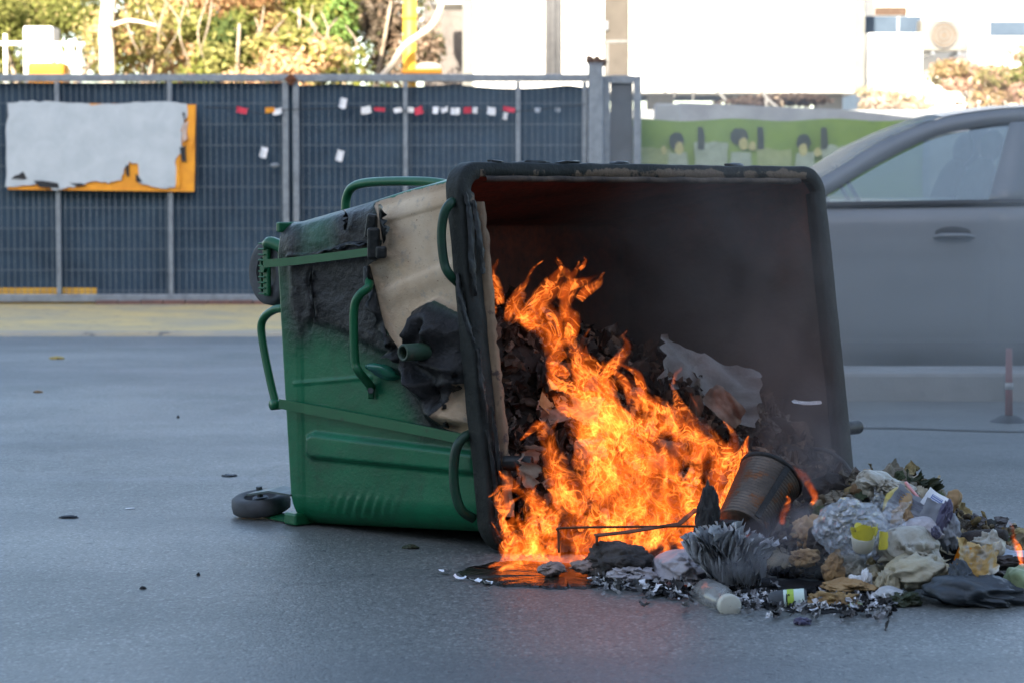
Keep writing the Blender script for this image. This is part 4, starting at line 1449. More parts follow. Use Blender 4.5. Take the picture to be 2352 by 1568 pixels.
# rim: a rounded channel swept round the mouth, melted uneven
def rimmat():
    m, nt, out = newmat('charred_rim')
    tc = nd(nt, 'ShaderNodeTexCoord').outputs['Object']
    wn_ = nd(nt, 'ShaderNodeAttribute', attribute_name='worn').outputs['Fac']
    n1 = nd(nt, 'ShaderNodeTexNoise', {'Vector': tc, 'Scale': 9.0, 'Detail': 7, 'Roughness': .65}).outputs[0]
    n2 = nd(nt, 'ShaderNodeTexNoise', {'Vector': tc, 'Scale': 55.0, 'Detail': 5, 'Roughness': .65}).outputs[0]
    c = mixc(nt, ramp(nt, n1, [(.35, (0, 0, 0)), (.68, (1, 1, 1))]).outputs[0], (.010, .012, .011), (.026, .028, .025))
    wv = math_(nt, 'ADD', wn_, math_(nt, 'MULTIPLY', math_(nt, 'SUBTRACT', n1, .5), 2.2))
    wf = ramp(nt, wv, [(.50, (0, 0, 0)), (.60, (1, 1, 1))]).outputs[0]
    tanc = mixc(nt, n2, (.17, .12, .08), (.08, .06, .046))
    c = mixc(nt, wf, c, tanc)
    b = nd(nt, 'ShaderNodeBsdfPrincipled', {'Base Color': c, 'Roughness': .6, 'Specular IOR Level': .16})
    bp = nd(nt, 'ShaderNodeBump', {'Height': n2, 'Strength': .45, 'Distance': .008})
    nt.links.new(bp.outputs[0], b.inputs['Normal'])
    nt.links.new(b.outputs[0], out.inputs[0])
    return m


M['rim'] = rimmat()
path, ptag = rrect(WID, HGT, .085, 80, 90, 12)
nrm2 = []
npth = len(path)
for i in range(npth):
    t_ = path[(i + 1) % npth] - path[i - 1]
    t_ = t_ / np.linalg.norm(t_)
    nrm2.append((-t_[1], t_[0]))          # outward for a path that runs up the left side first
nrm2 = np.array(nrm2)
prof = [(-.058, .035), (-.058, .003), (-.055, -.002), (-.03, -.004), (-.007, -.003), (-.001, .002), (0, .008), (0, .030), (0, .050), (-.003, .055), (-.018, .057), (-.03, .056), (-.032, .04)]
V, AW = [], []
for i in range(npth):
    for (o_, d_) in prof:
        q = path[i] + nrm2[i] * o_ * {2: .70, 1: .82, 3: .85}.get(ptag[i], 1.0)
        V.append(LP(q[0], q[1], d_))
        isin = 1.0 if (o_ < -.025 and d_ < .01) else 0.0
        tw = 1.0 if ptag[i] == 2 else (.35 if ptag[i] == 0 else (.1 if ptag[i] == 4 else 0))
        AW.append(tw * (.62 if isin else .12))
V = np.array(V)
npf = len(prof)
V = V + (.0045 * creases(V, 51, 7, 3))[:, None] * (-v) + (.004 * creases(V, 52, 6, 3))[:, None] * u * 1.0 + (.003 * waves(V, 53, 9, 2))[:, None] * Z
V[:, 2] = np.maximum(V[:, 2], .004)
F = [(i * npf + j, i * npf + (j + 1) % npf, ((i + 1) % npth) * npf + (j + 1) % npf, ((i + 1) % npth) * npf + j) for i in range(npth) for j in range(npf)]
rimo = mobj('rim', V, F, M['rim'], binr, attrs={'worn': np.array(AW)})
# bare tan lip left where the coating burnt away
def lip(b0, b1, wd, seed):
    r = np.random.default_rng(seed)
    V = []
    bs = np.linspace(b0, b1, 50)
    for b_ in bs:
        j1 = .003 * r.normal()
        for o_, d_ in ((.058, .004), (.058 + .3 * wd, -.012), (.058 + wd + j1, -.011), (.058 + wd + .004, .02)):
            V.append(LP(o_, b_, d_))
    V = np.array(V)
    V += (.002 * waves(V, seed, 12, 2))[:, None] * u
    return V, grid_faces(50, 4)


M['lip'] = pbr('bare_fibreglass', (.22, .155, .095), (.10, .065, .042), 6, .85, 0, .4, 60, c3=(.05, .035, .03), ns3=16, f3=.6)
mobj('inner_lip', *lip(.10, HGT - .11, .026, 61), M['lip'], binr)
V = []
for a_ in np.linspace(.1, WID - .12, 70):
    for o_, d_ in ((.038, -.003), (.043, -.009), (.052, -.008), (.056, .02)):
        V.append(LP(a_, HGT - o_, d_))
V = np.array(V)
V += (.002 * waves(V, 63, 9, 2))[:, None] * Z
mobj('inner_lip', V, grid_faces(70, 4), pbr('scorched_lip', (.10, .072, .052), (.026, .021, .019), 11, .85, 0, .4, 60), binr)
# melted strips hanging on the left side of the rim
M['melt'] = pbr('melted_plastic', (.008, .009, .0085), (.016, .017, .016), 12, .45, 0, .4, 40, c3=(.09, .085, .08), ns3=30, f3=.68)
def rimflap(pts, wds, th, seed):
    """a thin curling strip of melted coating along the rim: pts are (a, b, d) in the rim frame"""
    p = smoothpath([LP(*q) for q in pts], 8)
    wds = np.interp(np.linspace(0, 1, len(p)), np.linspace(0, 1, len(wds)), wds)
    r = np.random.default_rng(seed)
    V = []
    for k, q in enumerate(p):
        for f in np.linspace(-1, 1, 7):
            V.append(q + u * f * wds[k] * .75 + v * (-.009 * math.cos(f * 1.4) + wds[k] * .2 * f) + r.normal(size=3) * .0015)
    return np.array(V), grid_faces(len(p), 7)
for k, (pts, w_) in enumerate((
        ([(.020, .98, -.004), (.024, .90, -.012), (.012, .78, -.016), (.016, .70, -.01)], [.012, .02, .022, .006]),
        ([(.046, .96, -.006), (.044, .86, -.018), (.047, .76, -.016)], [.010, .018, .012]),
        ([(-.006, .76, .03), (-.014, .70, .015), (-.006, .62, .006), (.002, .57, .0)], [.012, .02, .02, .006]),
        ([(.010, .56, -.008), (.006, .47, -.014), (.012, .36, -.012)], [.008, .016, .006]),
        ([(.012, .34, -.006), (.02, .22, -.012), (.018, .10, -.008)], [.006, .014, .004]),
        ([(.036, .40, -.008), (.040, .28, -.013), (.036, .16, -.010)], [.004, .012, .006]))):
    mobj('melted_strip', *rimflap(pts, w_, .003, 70 + k), M['melt'], binr)
# crusts standing on the top bar
for k in range(5):
    a_ = (.16, .30, .43, .66, 1.12)[k]
    mobj('crust', *crumple(LP(a_, HGT + .002, .01 + .03 * random.random()), (random.uniform(.02, .06), .012, .0055), 200 + k, .5, 1.3, 2, R=np.stack([u, v, Z], 1)), M['melt'], rimo)


def Wp(px, py, off=0.0):
    """a point on the left end wall under photograph pixel px, py, lifted outwards by off"""
    n_ = np.cross(wb + wv_, (B0 - O0) + (B1 - (O0 + wv_ * H0_)))
    n_ /= np.linalg.norm(n_)
    if n_ @ u > 0: n_ = -n_
    o_ = (O0 + B0 + B1 + O0 + wv_ * H0_) / 4
    return onplane(px, py, o_ + n_ * (off + .004), n_)


# lifting pin in its melted socket
pin_a, pin_b = Wp(988, 806, .035), Wp(988, 806, .035) - u * .105
for _ in range(1):
    dx = proj(pin_b)
pin_b = pin_a + (pin_b - pin_a) * ((988 - 925) / max(1e-3, 988 - dx[0]))
M['pin'] = pbr('sooty_green_tube', (.025, .06, .035), (.03, .04, .03), 12, .5, 0, .2, 50)
ax = pin_b - pin_a
L_ = np.linalg.norm(ax)
mobj('lifting_pin', *lathe([(.024, 0), (.024, L_ - .004), (.0225, L_), (.017, L_), (.016, L_ - .01), (.0155, L_ * .3)], pin_a, ax, 28), M['pin'], binr)
mobj('lifting_pin', *lathe([(.021, 0), (.021, .075), (.0195, .078), (.014, .078), (.013, .06), (.013, 0)], LP(.07, .245, -.002), -v * .8 + u * .55, 24), M['melt'], binr)
mobj('lifting_pin', *lathe([(.022, 0), (.022, .075), (.02, .08), (.013, .08), (.001, .07)], LP(WID - .005, .24, .03), u, 24), M['melt'], binr)

# tube handles
def handle(pts, r_, off_ends=True, name='handle', n=14):
    p = [Wp(x, y, o_) if len(q) == 3 else None for q in pts for x, y, o_ in [q]]
    return mobj(name, *tube(p, r_, n, 8), M['greenp'], binr)


M['greens'] = pbr('sooted_green_enamel', (.008, .048, .024), (.012, .026, .018), 10, .42, 0, .1, 60)
h1 = handle([(848, 642, .004), (846, 660, .04), (826, 678, .055), (814, 706, .058), (813, 770, .056), (816, 832, .055), (824, 852, .052), (848, 882, .018), (852, 893, .006)], .0125)
mobj('lug', *bevbox(Wp(852, 897, .010), (.02, .012, .045), .004), M['greenp'], h1, False)
mobj('bolt', *tube([Wp(851, 896, .012), Wp(851, 896, .03)], .009, 6, 1, False), M['steelbolt'], h1, False)
mobj('bracket', *bevbox(Wp(842, 632, .014), (.018, .02, .05), .005), M['steelbolt'], h1, False)
o = mobj('handle', *tube([Wp(1046, 462, .01), Wp(1034, 468, .04), Wp(1020, 492, .055), Wp(1014, 540, .058), Wp(1020, 602, .056), Wp(1032, 630, .05), Wp(1058, 655, .01)], .0128, 14, 8), M['greens'], binr)
o = mobj('handle', *tube([Wp(1082, 996, .01), Wp(1066, 1003, .035), Wp(1048, 1030, .055), Wp(1042, 1080, .058), Wp(1046, 1130, .056), Wp(1060, 1170, .045), Wp(1088, 1190, .008)], .0135, 14, 8), M['greens'], binr)
# hand rail on the upper wall, lowered lever loop at the base
pt = [O0 + wv_ * H0_ + (B1 - O0 - wv_ * H0_) * s_ + u * .05 + Z * z_ for s_, z_ in ((.62, -.03), (.60, .05), (.56, .105), (.47, .125), (.3, .10), (.1, .045), (.0, .02))]
tgt = [(794, 486), (796, 455), (808, 432), (838, 421), (900, 417), (985, 418), (1036, 426), (1048, 432)]
pl_o = O0 + wv_ * H0_ + u * .10
p = [onplane(x, y, pl_o, u) for x, y in tgt]
mobj('hand_rail', *tube(p, .0135, 14, 8), M['greenp'], binr)
p = [onplane(x, y, B0 + u * .02, u) for x, y in ((652, 708), (630, 712), (608, 728), (600, 752), (606, 800), (620, 870), (634, 928))]
lev = mobj('lever_arm', *tube(p, .0125, 14, 8), M['greenp'], binr)
mobj('lever_bolt', *tube([p[-1] - u * .016, p[-1] + u * .014], .016, 12, 1, False), M['greenp'], lev)
nw = np.cross(wb + wv_, B0 - O0)
nw = -nw / np.linalg.norm(nw) if nw @ u > 0 else nw / np.linalg.norm(nw)
mobj('strap', *ribbon([Wp(642, 926, .03), Wp(700, 937, .022), Wp(860, 967, .02), Wp(1000, 994, .02), Wp(1090, 1013, .02)], .028, .006, nw), M['greenp'], binr, False)
mobj('strap', *ribbon([Wp(607, 606, .04), Wp(680, 600, .034), Wp(770, 589, .032), Wp(852, 578, .03)], .023, .007, nw), M['greenp'], binr, False)
# burnt hinge block at the end of the upper strap
hb = MB()
hb.add(bevbox(Wp(858, 560, .03), (.035, .03, .09), .008), 0)
hb.add(bevbox(Wp(876, 580, .035), (.03, .03, .034), .006), 0)
hb.add(bevbox(Wp(852, 520, .02), (.03, .028, .07), .008, rot((0, 1, 0), 8)), 0)
hb.build('hinge_block', M['melt'], binr)
# curling torn edges of burnt skin on the end wall
def walltear(pts, wd, seed, lift, m):
    r = np.random.default_rng(seed)
    p = np.asarray(pts, float)
    p = smoothpath(np.c_[p, np.zeros(len(p))], 6)[:, :2]
    V = []
    nn = len(p)
    for k in range(nn):
        t_ = p[min(k + 1, nn - 1)] - p[max(k - 1, 0)]
        t_ = t_ / (np.linalg.norm(t_) + 1e-9)
        nrm = np.array([-t_[1], t_[0]])
        w_ = wd * (.35 + .65 * math.sin(math.pi * (k + .5) / nn)) * (1 + .35 * r.normal())
        for f in np.linspace(0, 1, 6):
            q = p[k] + nrm * w_ * f
            V.append(Wp(q[0], q[1], .008 + lift * f * (1 + .5 * math.sin(k * .9)) - lift * .5 * f * f + .003 * r.normal()))
    return np.array(V), grid_faces(nn, 6)


for k, (pts, wd, lift) in enumerate((
        ([(760, 570), (800, 556), (850, 553)], 11, .03), ([(672, 590), (720, 580), (772, 568)], 8, .018), ([(868, 470), (872, 510), (880, 560)], -14, .03),
        ([(850, 610), (864, 668), (882, 745), (900, 800)], 22, .03), ([(895, 770), (915, 800), (930, 836)], 26, .045), ([(1062, 890), (1040, 920), (1030, 960)], 24, .05),
        ([(985, 960), (1010, 975), (1030, 984)], -18, .03), ([(716, 620), (719, 680), (726, 740)], 7, .014), ([(935, 775), (950, 770), (972, 772)], -16, .035),
        ([(1010, 905), (1035, 880), (1062, 868)], -20, .05), ([(790, 480), (800, 500), (795, 530)], 9, .02))):
    mobj('torn_skin', *walltear(pts, wd, 400 + k, lift, None), M['melt'], binr)
M['meltgreen'] = pbr('melted_green', (.012, .13, .06), (.015, .06, .07), 14, .18, 0, .25, 30, coat=.5)
mobj('melted_drip', *crumple(Wp(880, 852, .022), (.046, .022, .021), 88, .18, .8, 4, R=rot((0, 1, 0), 22), soft=True), M['meltgreen'], binr)
# castors
c1 = B1 + u * .10 + v * .075
c1 = onplane(626, 626, B0 + u * .09, u)
r1 = .100
wh = mobj('wheel', *lathe([(.05, .024), (.075, .026), (.088, .025), (.097, .018), (r1, 0), (.097, -.018), (.088, -.025), (.075, -.026), (.05, -.024)], c1, u, 40), M['tyre'], binr)
mobj('rim', *lathe([(.001, .018), (.02, .022), (.024, .012), (.045, .008), (.052, .024), (.052, -.024), (.045, -.01), (.001, -.014)], c1, u, 32), M['hub'], wh)
RB = np.stack([v, u, Z], 1)
c1f = c1 - u * .036 - v * .022 + Z * .012
fk = mobj('castor_fork', *bevbox(c1f, (.030, .014, .165), .006, RB), M['greenp'], binr, False)
for k in range(10):
    mobj('fork_rib', *bevbox(c1f - u * .007 + v * .014 + Z * (-.075 + .0167 * k), (.034, .010, .005), .002, RB), M['greenp'], fk, False)
mobj('fork_web', *bevbox(c1f + v * .026 - Z * .02, (.010, .012, .10), .003, RB), M['greenp'], fk, False)
mobj('fork_arm', *tube([c1f + Z * .07, c1f + Z * .078 - v * .03, B1 + u * .08 + v * .01 - Z * .10], [.016, .018, .02], 10, 5), M['greenp'], fk)
mobj('axle_bolt', *tube([c1f - u * .004, c1f - u * .018], .012, 6, 1, False), M['greenp'], fk, False)
mobj('base_flange', *bevbox(B1 + u * .085 + v * .012 - Z * .012, (.02, .16, .03), .005, np.stack([v, u, Z], 1)), M['greenp'], binr, False)
mobj('base_flange', *bevbox(B0 + u * .09 + v * .012 + Z * .02, (.06, .20, .035), .006, np.stack([v, u, Z], 1)), M['greenp'], binr, False)
g2 = G(600, 1186)
c2 = g2 + Z * .042
ax2 = np.array([-.10, -.13, 1.0])
wh = mobj('wheel', *lathe([(.05, .022), (.066, .026), (.078, .025), (.087, .019), (.0895, 0), (.087, -.019), (.078, -.025), (.066, -.026), (.05, -.022)], c2, ax2, 44), M['tyre'], binr)
mobj('rim', *lathe([(.001, .012), (.022, .02), (.028, .006), (.045, .004), (.052, .022), (.052, -.022), (.001, -.014)], c2, ax2, 32), M['hub'], wh)
ax2 = ax2 / np.linalg.norm(ax2)
fk = mobj('castor_fork', *ribbon([c2 + ax2 * .034 - u * .02, c2 + ax2 * .036 + (B0 + Z * .08 - c2) * .5 + Z * .0, B0 + Z * .095 + v * .01 + u * .02], .06, .006, ax2), pbr('galvanised_fork', (.10, .13, .13), (.07, .09, .09), 16, .5, .3), binr, False)
mobj('axle_bolt', *tube([c2 + ax2 * .02, c2 + ax2 * .052], .010, 6, 1, False), M['steelbolt'], fk, False)
mobj('fork_plate', *ribbon([c2 - ax2 * .032 + u * .0, B0 + Z * .012 + v * .012 + u * .03], .05, .006, ax2), M['greenp'], fk, False)
#--PART3--
# ================================================================== GARBAGE
r_ = np.random.default_rng(21)


def UVZ(a, d, z):
    """ground frame of the bin mouth: a along the mouth, d into the bin, z up"""
    return BL + u * a + v * d + Z * z


def heap(a, d):
    a = np.asarray(a, float)
    d = np.asarray(d, float)
    hh = .74 - .34 * np.clip(a, 0, 1.6)
    f = sstep(-.10 - .30 * np.clip(a, 0, 1.5), .50 - .18 * np.clip(a, 0, 1.5), d)
    f = f * sstep(-.02, .12, a) * .25 + f * .75
    f = f * (1 - .62 * sstep(.85, 1.25, a) * sstep(.30, -.05, d))
    low = .030 * sstep(-.55, -.30, d) * sstep(.12, .4, a) * sstep(1.75, 1.2, a)
    return hh * f + low


def ashmat():
    m, nt, out = newmat('charred_garbage')
    tc = nd(nt, 'ShaderNodeTexCoord').outputs['Object']
    at = nd(nt, 'ShaderNodeAttribute', attribute_name='tint').outputs['Color']
    n1 = nd(nt, 'ShaderNodeTexNoise', {'Vector': tc, 'Scale': 28.0, 'Detail': 6, 'Roughness': .65}).outputs[0]
    c = mixc(nt, 1.0, at, ramp(nt, n1, [(.3, (.45, .43, .42)), (.7, (1.15, 1.12, 1.08))]).outputs[0], 'MULTIPLY')
    b = nd(nt, 'ShaderNodeBsdfPrincipled', {'Base Color': c, 'Roughness': .8, 'Specular IOR Level': .12})
    bp = nd(nt, 'ShaderNodeBump', {'Height': n1, 'Strength': .5, 'Distance': .01})
    nt.links.new(bp.outputs[0], b.inputs['Normal'])
    nt.links.new(b.outputs[0], out.inputs[0])
    return m


M['ash'] = ashmat()
na_, nd_ = 120, 90
aa, dd = np.meshgrid(np.linspace(-.12, WID - .06, na_), np.linspace(-.62, .62, nd_), indexing='ij')
aa, dd = aa.ravel(), dd.ravel()
inside = dd > 0
aa = np.where(inside, np.clip(aa, .12, WID - .12), np.maximum(aa, .12))
base = np.stack([aa, dd, 0 * aa], 1)
hh = heap(aa, dd)
hh = hh + sstep(.02, .1, hh) * (.05 * creases(base, 5, 3.2, 3) + .02 * creases(base, 6, 9, 2))
hh = np.maximum(hh, .0) + .004
V = BL + np.outer(aa, u) + np.outer(dd, v) + np.outer(hh, Z)
tc_ = np.array([.028, .022, .018])[None] * (1 + .5 * creases(base, 7, 6, 2))[:, None]
F_ = grid_faces(na_, nd_)
keep = [f for f in F_ if max(hh[i] for i in f) > .012]
o = mobj('garbage_heap', V, keep, M['ash'], smooth=True, vcol=np.clip(tc_, .01, 1))
setp(o, 'charred heap of garbage spilling from the mouth of the burning bin', 'garbage', kind='stuff')


def scraps(pos, nrm, size, cols, seed, jag=.35, n=4):
    """crumpled scraps of paper and plastic, many in one loose mass"""
    r = np.random.default_rng(seed)
    Vs, Fs, Cs = [], [], []
    gf = np.array(grid_faces(n, n))
    g1, g2 = np.meshgrid(np.linspace(-.5, .5, n), np.linspace(-.5, .5, n), indexing='ij')
    g1, g2 = g1.ravel(), g2.ravel()
    cols = np.asarray(cols, float)
    for k, p in enumerate(pos):
        q = np.asarray(nrm[k]) + r.normal(size=3) * .75
        q /= np.linalg.norm(q)
        a, b, c = frame(q, r.normal(size=3))
        s1, s2 = size[k] * r.uniform(.7, 2.0), size[k] * r.uniform(.3, .9)
        zz = size[k] * (.30 * np.abs(g1 * 2 * r.uniform(-1, 1) + g2 * r.uniform(-1, 1)) + r.normal(size=len(g1)) * .16)
        e1 = g1 + r.normal(size=len(g1)) * jag * .16
        e2 = g2 + r.normal(size=len(g1)) * jag * .16
        Vs.append(p + np.outer(e1 * s1, a) + np.outer(e2 * s2, b) + np.outer(zz, c))
        Fs.append(gf + k * n * n)
        cc = cols[r.integers(0, len(cols))] * r.uniform(.65, 1.3)
        Cs.append(np.tile(cc, (n * n, 1)))
    return np.concatenate(Vs), np.concatenate(Fs).tolist(), np.clip(np.concatenate(Cs), 0, .85)


CHARC = [tuple(x * q for x, q in zip(c, (1.55, 1.35, 1.2))) for c in [(.020, .017, .015), (.012, .011, .010), (.034, .026, .021), (.048, .036, .029), (.028, .021, .018), (.075, .055, .044), (.014, .013, .013), (.12, .09, .072)]]
pos, nrm, siz = [], [], []
while len(pos) < 2600:
    a, d = r_.uniform(.1, WID - .1), r_.uniform(-.5, .6)
    h0 = float(heap(a, d))
    if h0 < .03:
        continue
    e = .03
    gr = np.array([(float(heap(a + e, d)) - h0) / e, (float(heap(a, d + e)) - h0) / e])
    pos.append(UVZ(a, d, h0 + .03 * r_.random()))
    nrm.append(Z - u * gr[0] - v * gr[1])
    siz.append(.014 + .055 * r_.random() ** 2.2)
V, F, C = scraps(pos, nrm, siz, CHARC, 22)
setp(mobj('charred_scraps', V, F, M['ash'], smooth=False, vcol=C), 'dark burnt paper and plastic scraps covering the heap inside the bin', 'scraps', kind='stuff')

# ash and residue on the road before the heap
def disc(pts, seed, z, m, name, label, cat, th=.004, kind=None):
    q = [G(x, y) for x, y in pts]
    q = smoothpath(q + [q[0]], 10)[:-1]
    r = np.random.default_rng(seed)
    q = q + r.normal(size=q.shape) * (.006, .010, 0)
    c = q.mean(0)
    n = len(q)
    V = np.concatenate([q + (0, 0, z), (q - c) * .965 + c + (0, 0, z + th), (q - c) * .6 + c + (0, 0, z + th * 1.3), [c + (0, 0, z + th * 1.3)]])
    V[n:3 * n, 2] += .0012 * waves(V[n:3 * n], seed, 9, 2)
    F = []
    for i in range(n):
        j = (i + 1) % n
        F += [(i, j, n + j, n + i), (n + i, n + j, 2 * n + j, 2 * n + i), (2 * n + i, 2 * n + j, 3 * n)]
    return setp(mobj(name, V, F, m, smooth=True), label, cat, kind=kind)


M['puddle'] = pbr('molten_puddle', (.012, .011, .010), (.03, .022, .015), 10, .12, 0, .5, 22, c3=(.10, .085, .06), ns3=26, f3=.62)
M['residue'] = pbr('burnt_residue', (.014, .014, .015), (.03, .029, .029), 16, .7, 0, .9, 45, .1, c3=(.18, .18, .18), ns3=60, f3=.66)
disc([(1052, 1316), (1090, 1300), (1160, 1290), (1300, 1296), (1450, 1305), (1590, 1330), (1560, 1352), (1420, 1345), (1330, 1352), (1230, 1349), (1120, 1343)], 1, .001, M['puddle'],
     'molten_puddle', 'glossy dark puddle of molten plastic before the flames', 'puddle')
disc([(1380, 1335), (1560, 1330), (1760, 1330), (1960, 1345), (2010, 1385), (1985, 1404), (1880, 1408), (1760, 1398), (1640, 1376), (1480, 1362)], 2, .0012, M['residue'],
     'burnt_residue', 'black crust of burnt residue on the road under the bottle and bread', 'residue')

# right-hand mound of food waste
mc = G(2110, 1310)
MA = np.array([1.0, -.06, 0])
MBv = np.array([.06, 1.0, 0])


def mound(x, y):
    g = np.exp(-(((x + .02) / .26) ** 2 + ((y - .24) / .24) ** 2)) * .145
    g += np.exp(-(((x - .24) / .20) ** 2 + ((y - .2) / .22) ** 2)) * .05
    g += np.exp(-(((x + .30) / .22) ** 2 + ((y - .18) / .25) ** 2)) * .07
    g += .035 * sstep(.42, .2, np.hypot(x / 1.05, y - .12))
    g = g * (1 - .80 * sstep(.0, .26, x) * sstep(.02, .25, y))
    return g * sstep(.52, .36, np.hypot(x / 1.1, (y - .16) * 1.1))


n_ = 110
xx, yy = np.meshgrid(np.linspace(-.55, .55, n_), np.linspace(-.30, .66, n_), indexing='ij')
xx, yy = xx.ravel(), yy.ravel()
bs = np.stack([xx, yy, 0 * xx], 1)
mh = mound(xx, yy)
mh = mh + sstep(.01, .06, mh) * (.045 * creases(bs, 15, 4.5, 3) + .016 * creases(bs, 16, 12, 2)) - .012
V = mc + np.outer(xx, MA) + np.outer(yy, MBv) + np.outer(np.maximum(mh, 0) + .002, Z)
mcol = np.array([[.05, .042, .03], [.075, .062, .045], [.03, .026, .021], [.06, .048, .03]])
ci = np.floor(2 + 1.99 * np.clip(creases(bs, 17, 6, 2) * 1.6, -1, .99)).astype(int)
keep = [f for f in grid_faces(n_, n_) if max(mh[i] for i in f) > .004]
setp(mobj('food_waste', V, keep, M['ash'], smooth=True, vcol=mcol[np.clip(ci, 0, 3)]), 'mound of mixed wet food waste on the road right of the bin', 'food waste', kind='stuff')
pos, nrm, siz = [], [], []
while len(pos) < 520:
    x, y = r_.uniform(-.52, .52), r_.uniform(-.28, .6)
    h0 = float(mound(np.array(x), np.array(y)))
    if h0 < .012:
        continue
    e = .02
    gx = (float(mound(np.array(x + e), np.array(y))) - h0) / e
    gy = (float(mound(np.array(x), np.array(y + e))) - h0) / e
    pos.append(mc + MA * x + MBv * y + Z * (h0 + .012 * r_.random()))
    nrm.append(Z - MA * gx - MBv * gy)
    siz.append(.008 + .026 * r_.random() ** 1.6)
FOOD = [(.17, .14, .09), (.22, .19, .13), (.09, .07, .045), (.045, .04, .03), (.26, .23, .17), (.06, .075, .03), (.14, .09, .05), (.03, .03, .027), (.30, .28, .23), (.2, .15, .07), (.05, .045, .035)]
V, F, C = scraps(pos, nrm, siz, FOOD, 24, .5)
def papers(n, pick, cols, seed, smin, smax):
    r = np.random.default_rng(seed)
    Vs, Fs, Cs = [], [], []
    for k in range(n):
        p = pick(r)
        if p is None: continue
        w = smin + (smax - smin) * r.random() ** 1.5
        V, F = sheet(p + np.array([0, -.012, .01]), w, w * r.uniform(.5, 1), rotxyz(r.uniform(20, 85), r.uniform(-40, 40), r.uniform(-90, 90)), seed + k, w * .42, w * r.uniform(-.2, .3), 12, .09, 7.0)
        Vs.append(V)
        Fs += [tuple(i + 144 * (len(Vs) - 1) for i in f) for f in F]
        c = np.asarray(cols[r.integers(0, len(cols))]) * r.uniform(.75, 1.2)
        Cs.append(np.clip(c[None] * (1 + .35 * waves(V, seed + k, 22, 2))[:, None], .005, .8))
    return np.concatenate(Vs), Fs, np.concatenate(Cs)


setp(mobj('food_scraps', V, F, M['ash'], smooth=False, vcol=C), 'olive and tan peelings and paper scraps strewn over the food waste mound', 'scraps', kind='stuff')

# wet lumps of kitchen waste, far too many to count
def lumps(n, pick, cols, seed, smin, smax):
    r = np.random.default_rng(seed)
    V0, F0 = ico(3)
    F0 = np.array(F0)
    Vs, Fs, Cs = [], [], []
    for k in range(n):
        p = pick(r)
        if p is None: continue
        sz = smin + (smax - smin) * r.random() ** 2
        ax = np.array([1, r.uniform(.4, 1.1), r.uniform(.35, .8)]) * sz
        q = V0 * (1 + .38 * creases(V0 + r.random(3), seed + k, 1.0, 3, 3)[:, None] * 1.5) * ax
        q = q @ rotxyz(r.uniform(-50, 50), r.uniform(-50, 50), r.uniform(0, 360)).T + p
        Vs.append(q)
        Fs.append(F0 + 162 * (len(Vs) - 1))
        Cs.append(np.tile(np.asarray(cols[r.integers(0, len(cols))]) * r.uniform(.7, 1.25), (162, 1)))
    return np.concatenate(Vs), np.concatenate(Fs).tolist(), np.clip(np.concatenate(Cs), 0, .8)


def on_mound(r):
    x, y = r.uniform(-.5, .5), r.uniform(-.28, .5)
    h0 = float(mound(np.array(x), np.array(y)))
    return None if h0 < .01 else mc + MA * x + MBv * y + Z * (h0 + .004)


PAPER = [(.30, .28, .23), (.24, .22, .18), (.36, .35, .33), (.16, .14, .11), (.27, .23, .15), (.20, .20, .21), (.10, .09, .075), (.30, .25, .13), (.07, .09, .05)]


def on_mound(r):
    x, y = r.uniform(-.5, .5), r.uniform(-.28, .5)
    h0 = float(mound(np.array(x), np.array(y)))
    return None if h0 < .01 else mc + MA * x + MBv * y + Z * (h0 + .004)


V, F, C = papers(210, on_mound, PAPER, 2600, .025, .085)
setp(mobj('crumpled_papers', V, F, M['ash'], smooth=False, vcol=C), 'stained crumpled papers and wrappers tangled over the food mound', 'papers', kind='stuff')
V, F, C = lumps(620, on_mound, FOOD, 240, .008, .034)
setp(mobj('food_lumps', V, F, M['ash'], vcol=C), 'wet brown and cream lumps of kitchen waste over the food mound', 'food waste', kind='stuff')


def on_heap(r):
    a, d = r.uniform(.12, WID - .1), r.uniform(-.35, .58)
    h0 = float(heap(a, d))
    return None if h0 < .03 else UVZ(a, d, h0)


V, F, C = papers(170, on_heap, [(.05, .04, .034), (.10, .075, .06), (.03, .026, .024), (.15, .115, .095), (.07, .055, .048), (.20, .17, .15)], 2900, .03, .13)
setp(mobj('scorched_papers', V, F, M['ash'], smooth=False, vcol=C), 'brown scorched crumpled papers over the heap inside the bin', 'papers', kind='stuff')
V, F, C = lumps(420, on_heap, CHARC, 241, .012, .05)
setp(mobj('charred_lumps', V, F, M['ash'], vcol=C), 'black lumps of burnt garbage covering the heap in the bin', 'garbage', kind='stuff')

# ash flakes and small litter round the front of the spill
pos, nrm, siz = [], [], []
for k in range(620):
    x = r_.uniform(1360, 2050)
    yb = np.interp(x, [1360, 1560, 1760, 2050], [1338, 1358, 1388, 1398])
    p = G(x, yb + r_.normal() * 16)
    pos.append(p + Z * (.006 + .012 * r_.random()))
    nrm.append(Z * 1.6)
    siz.append(r_.uniform(.006, .024))
V, F, C = scraps(pos, nrm, siz, [(.48, .49, .52), (.36, .37, .39), (.20, .20, .21), (.03, .03, .032), (.02, .02, .022), (.62, .63, .66), (.08, .08, .08)], 25, .6)
setp(mobj('ash_flakes', V, F, M['ash'], smooth=False, vcol=C), 'white and black ash flakes along the front of the spill', 'ash', kind='stuff')
pos, nrm, siz = [], [], []
for k in range(500):
    x = r_.uniform(1600, 2020)
    yb = r_.uniform(1270, 1350)
    dpt = G(x, yb)[1] + .12
    p = P(x, yb, dpt)
    pos.append(np.maximum(p, (-9, 0, .01)))
    nrm.append(Z)
    siz.append(r_.uniform(.010, .034))
V, F, C = scraps(pos, nrm, siz, [(.02, .02, .021), (.04, .037, .035), (.07, .06, .055), (.12, .105, .09), (.03, .03, .035), (.22, .21, .21)], 26, .5)
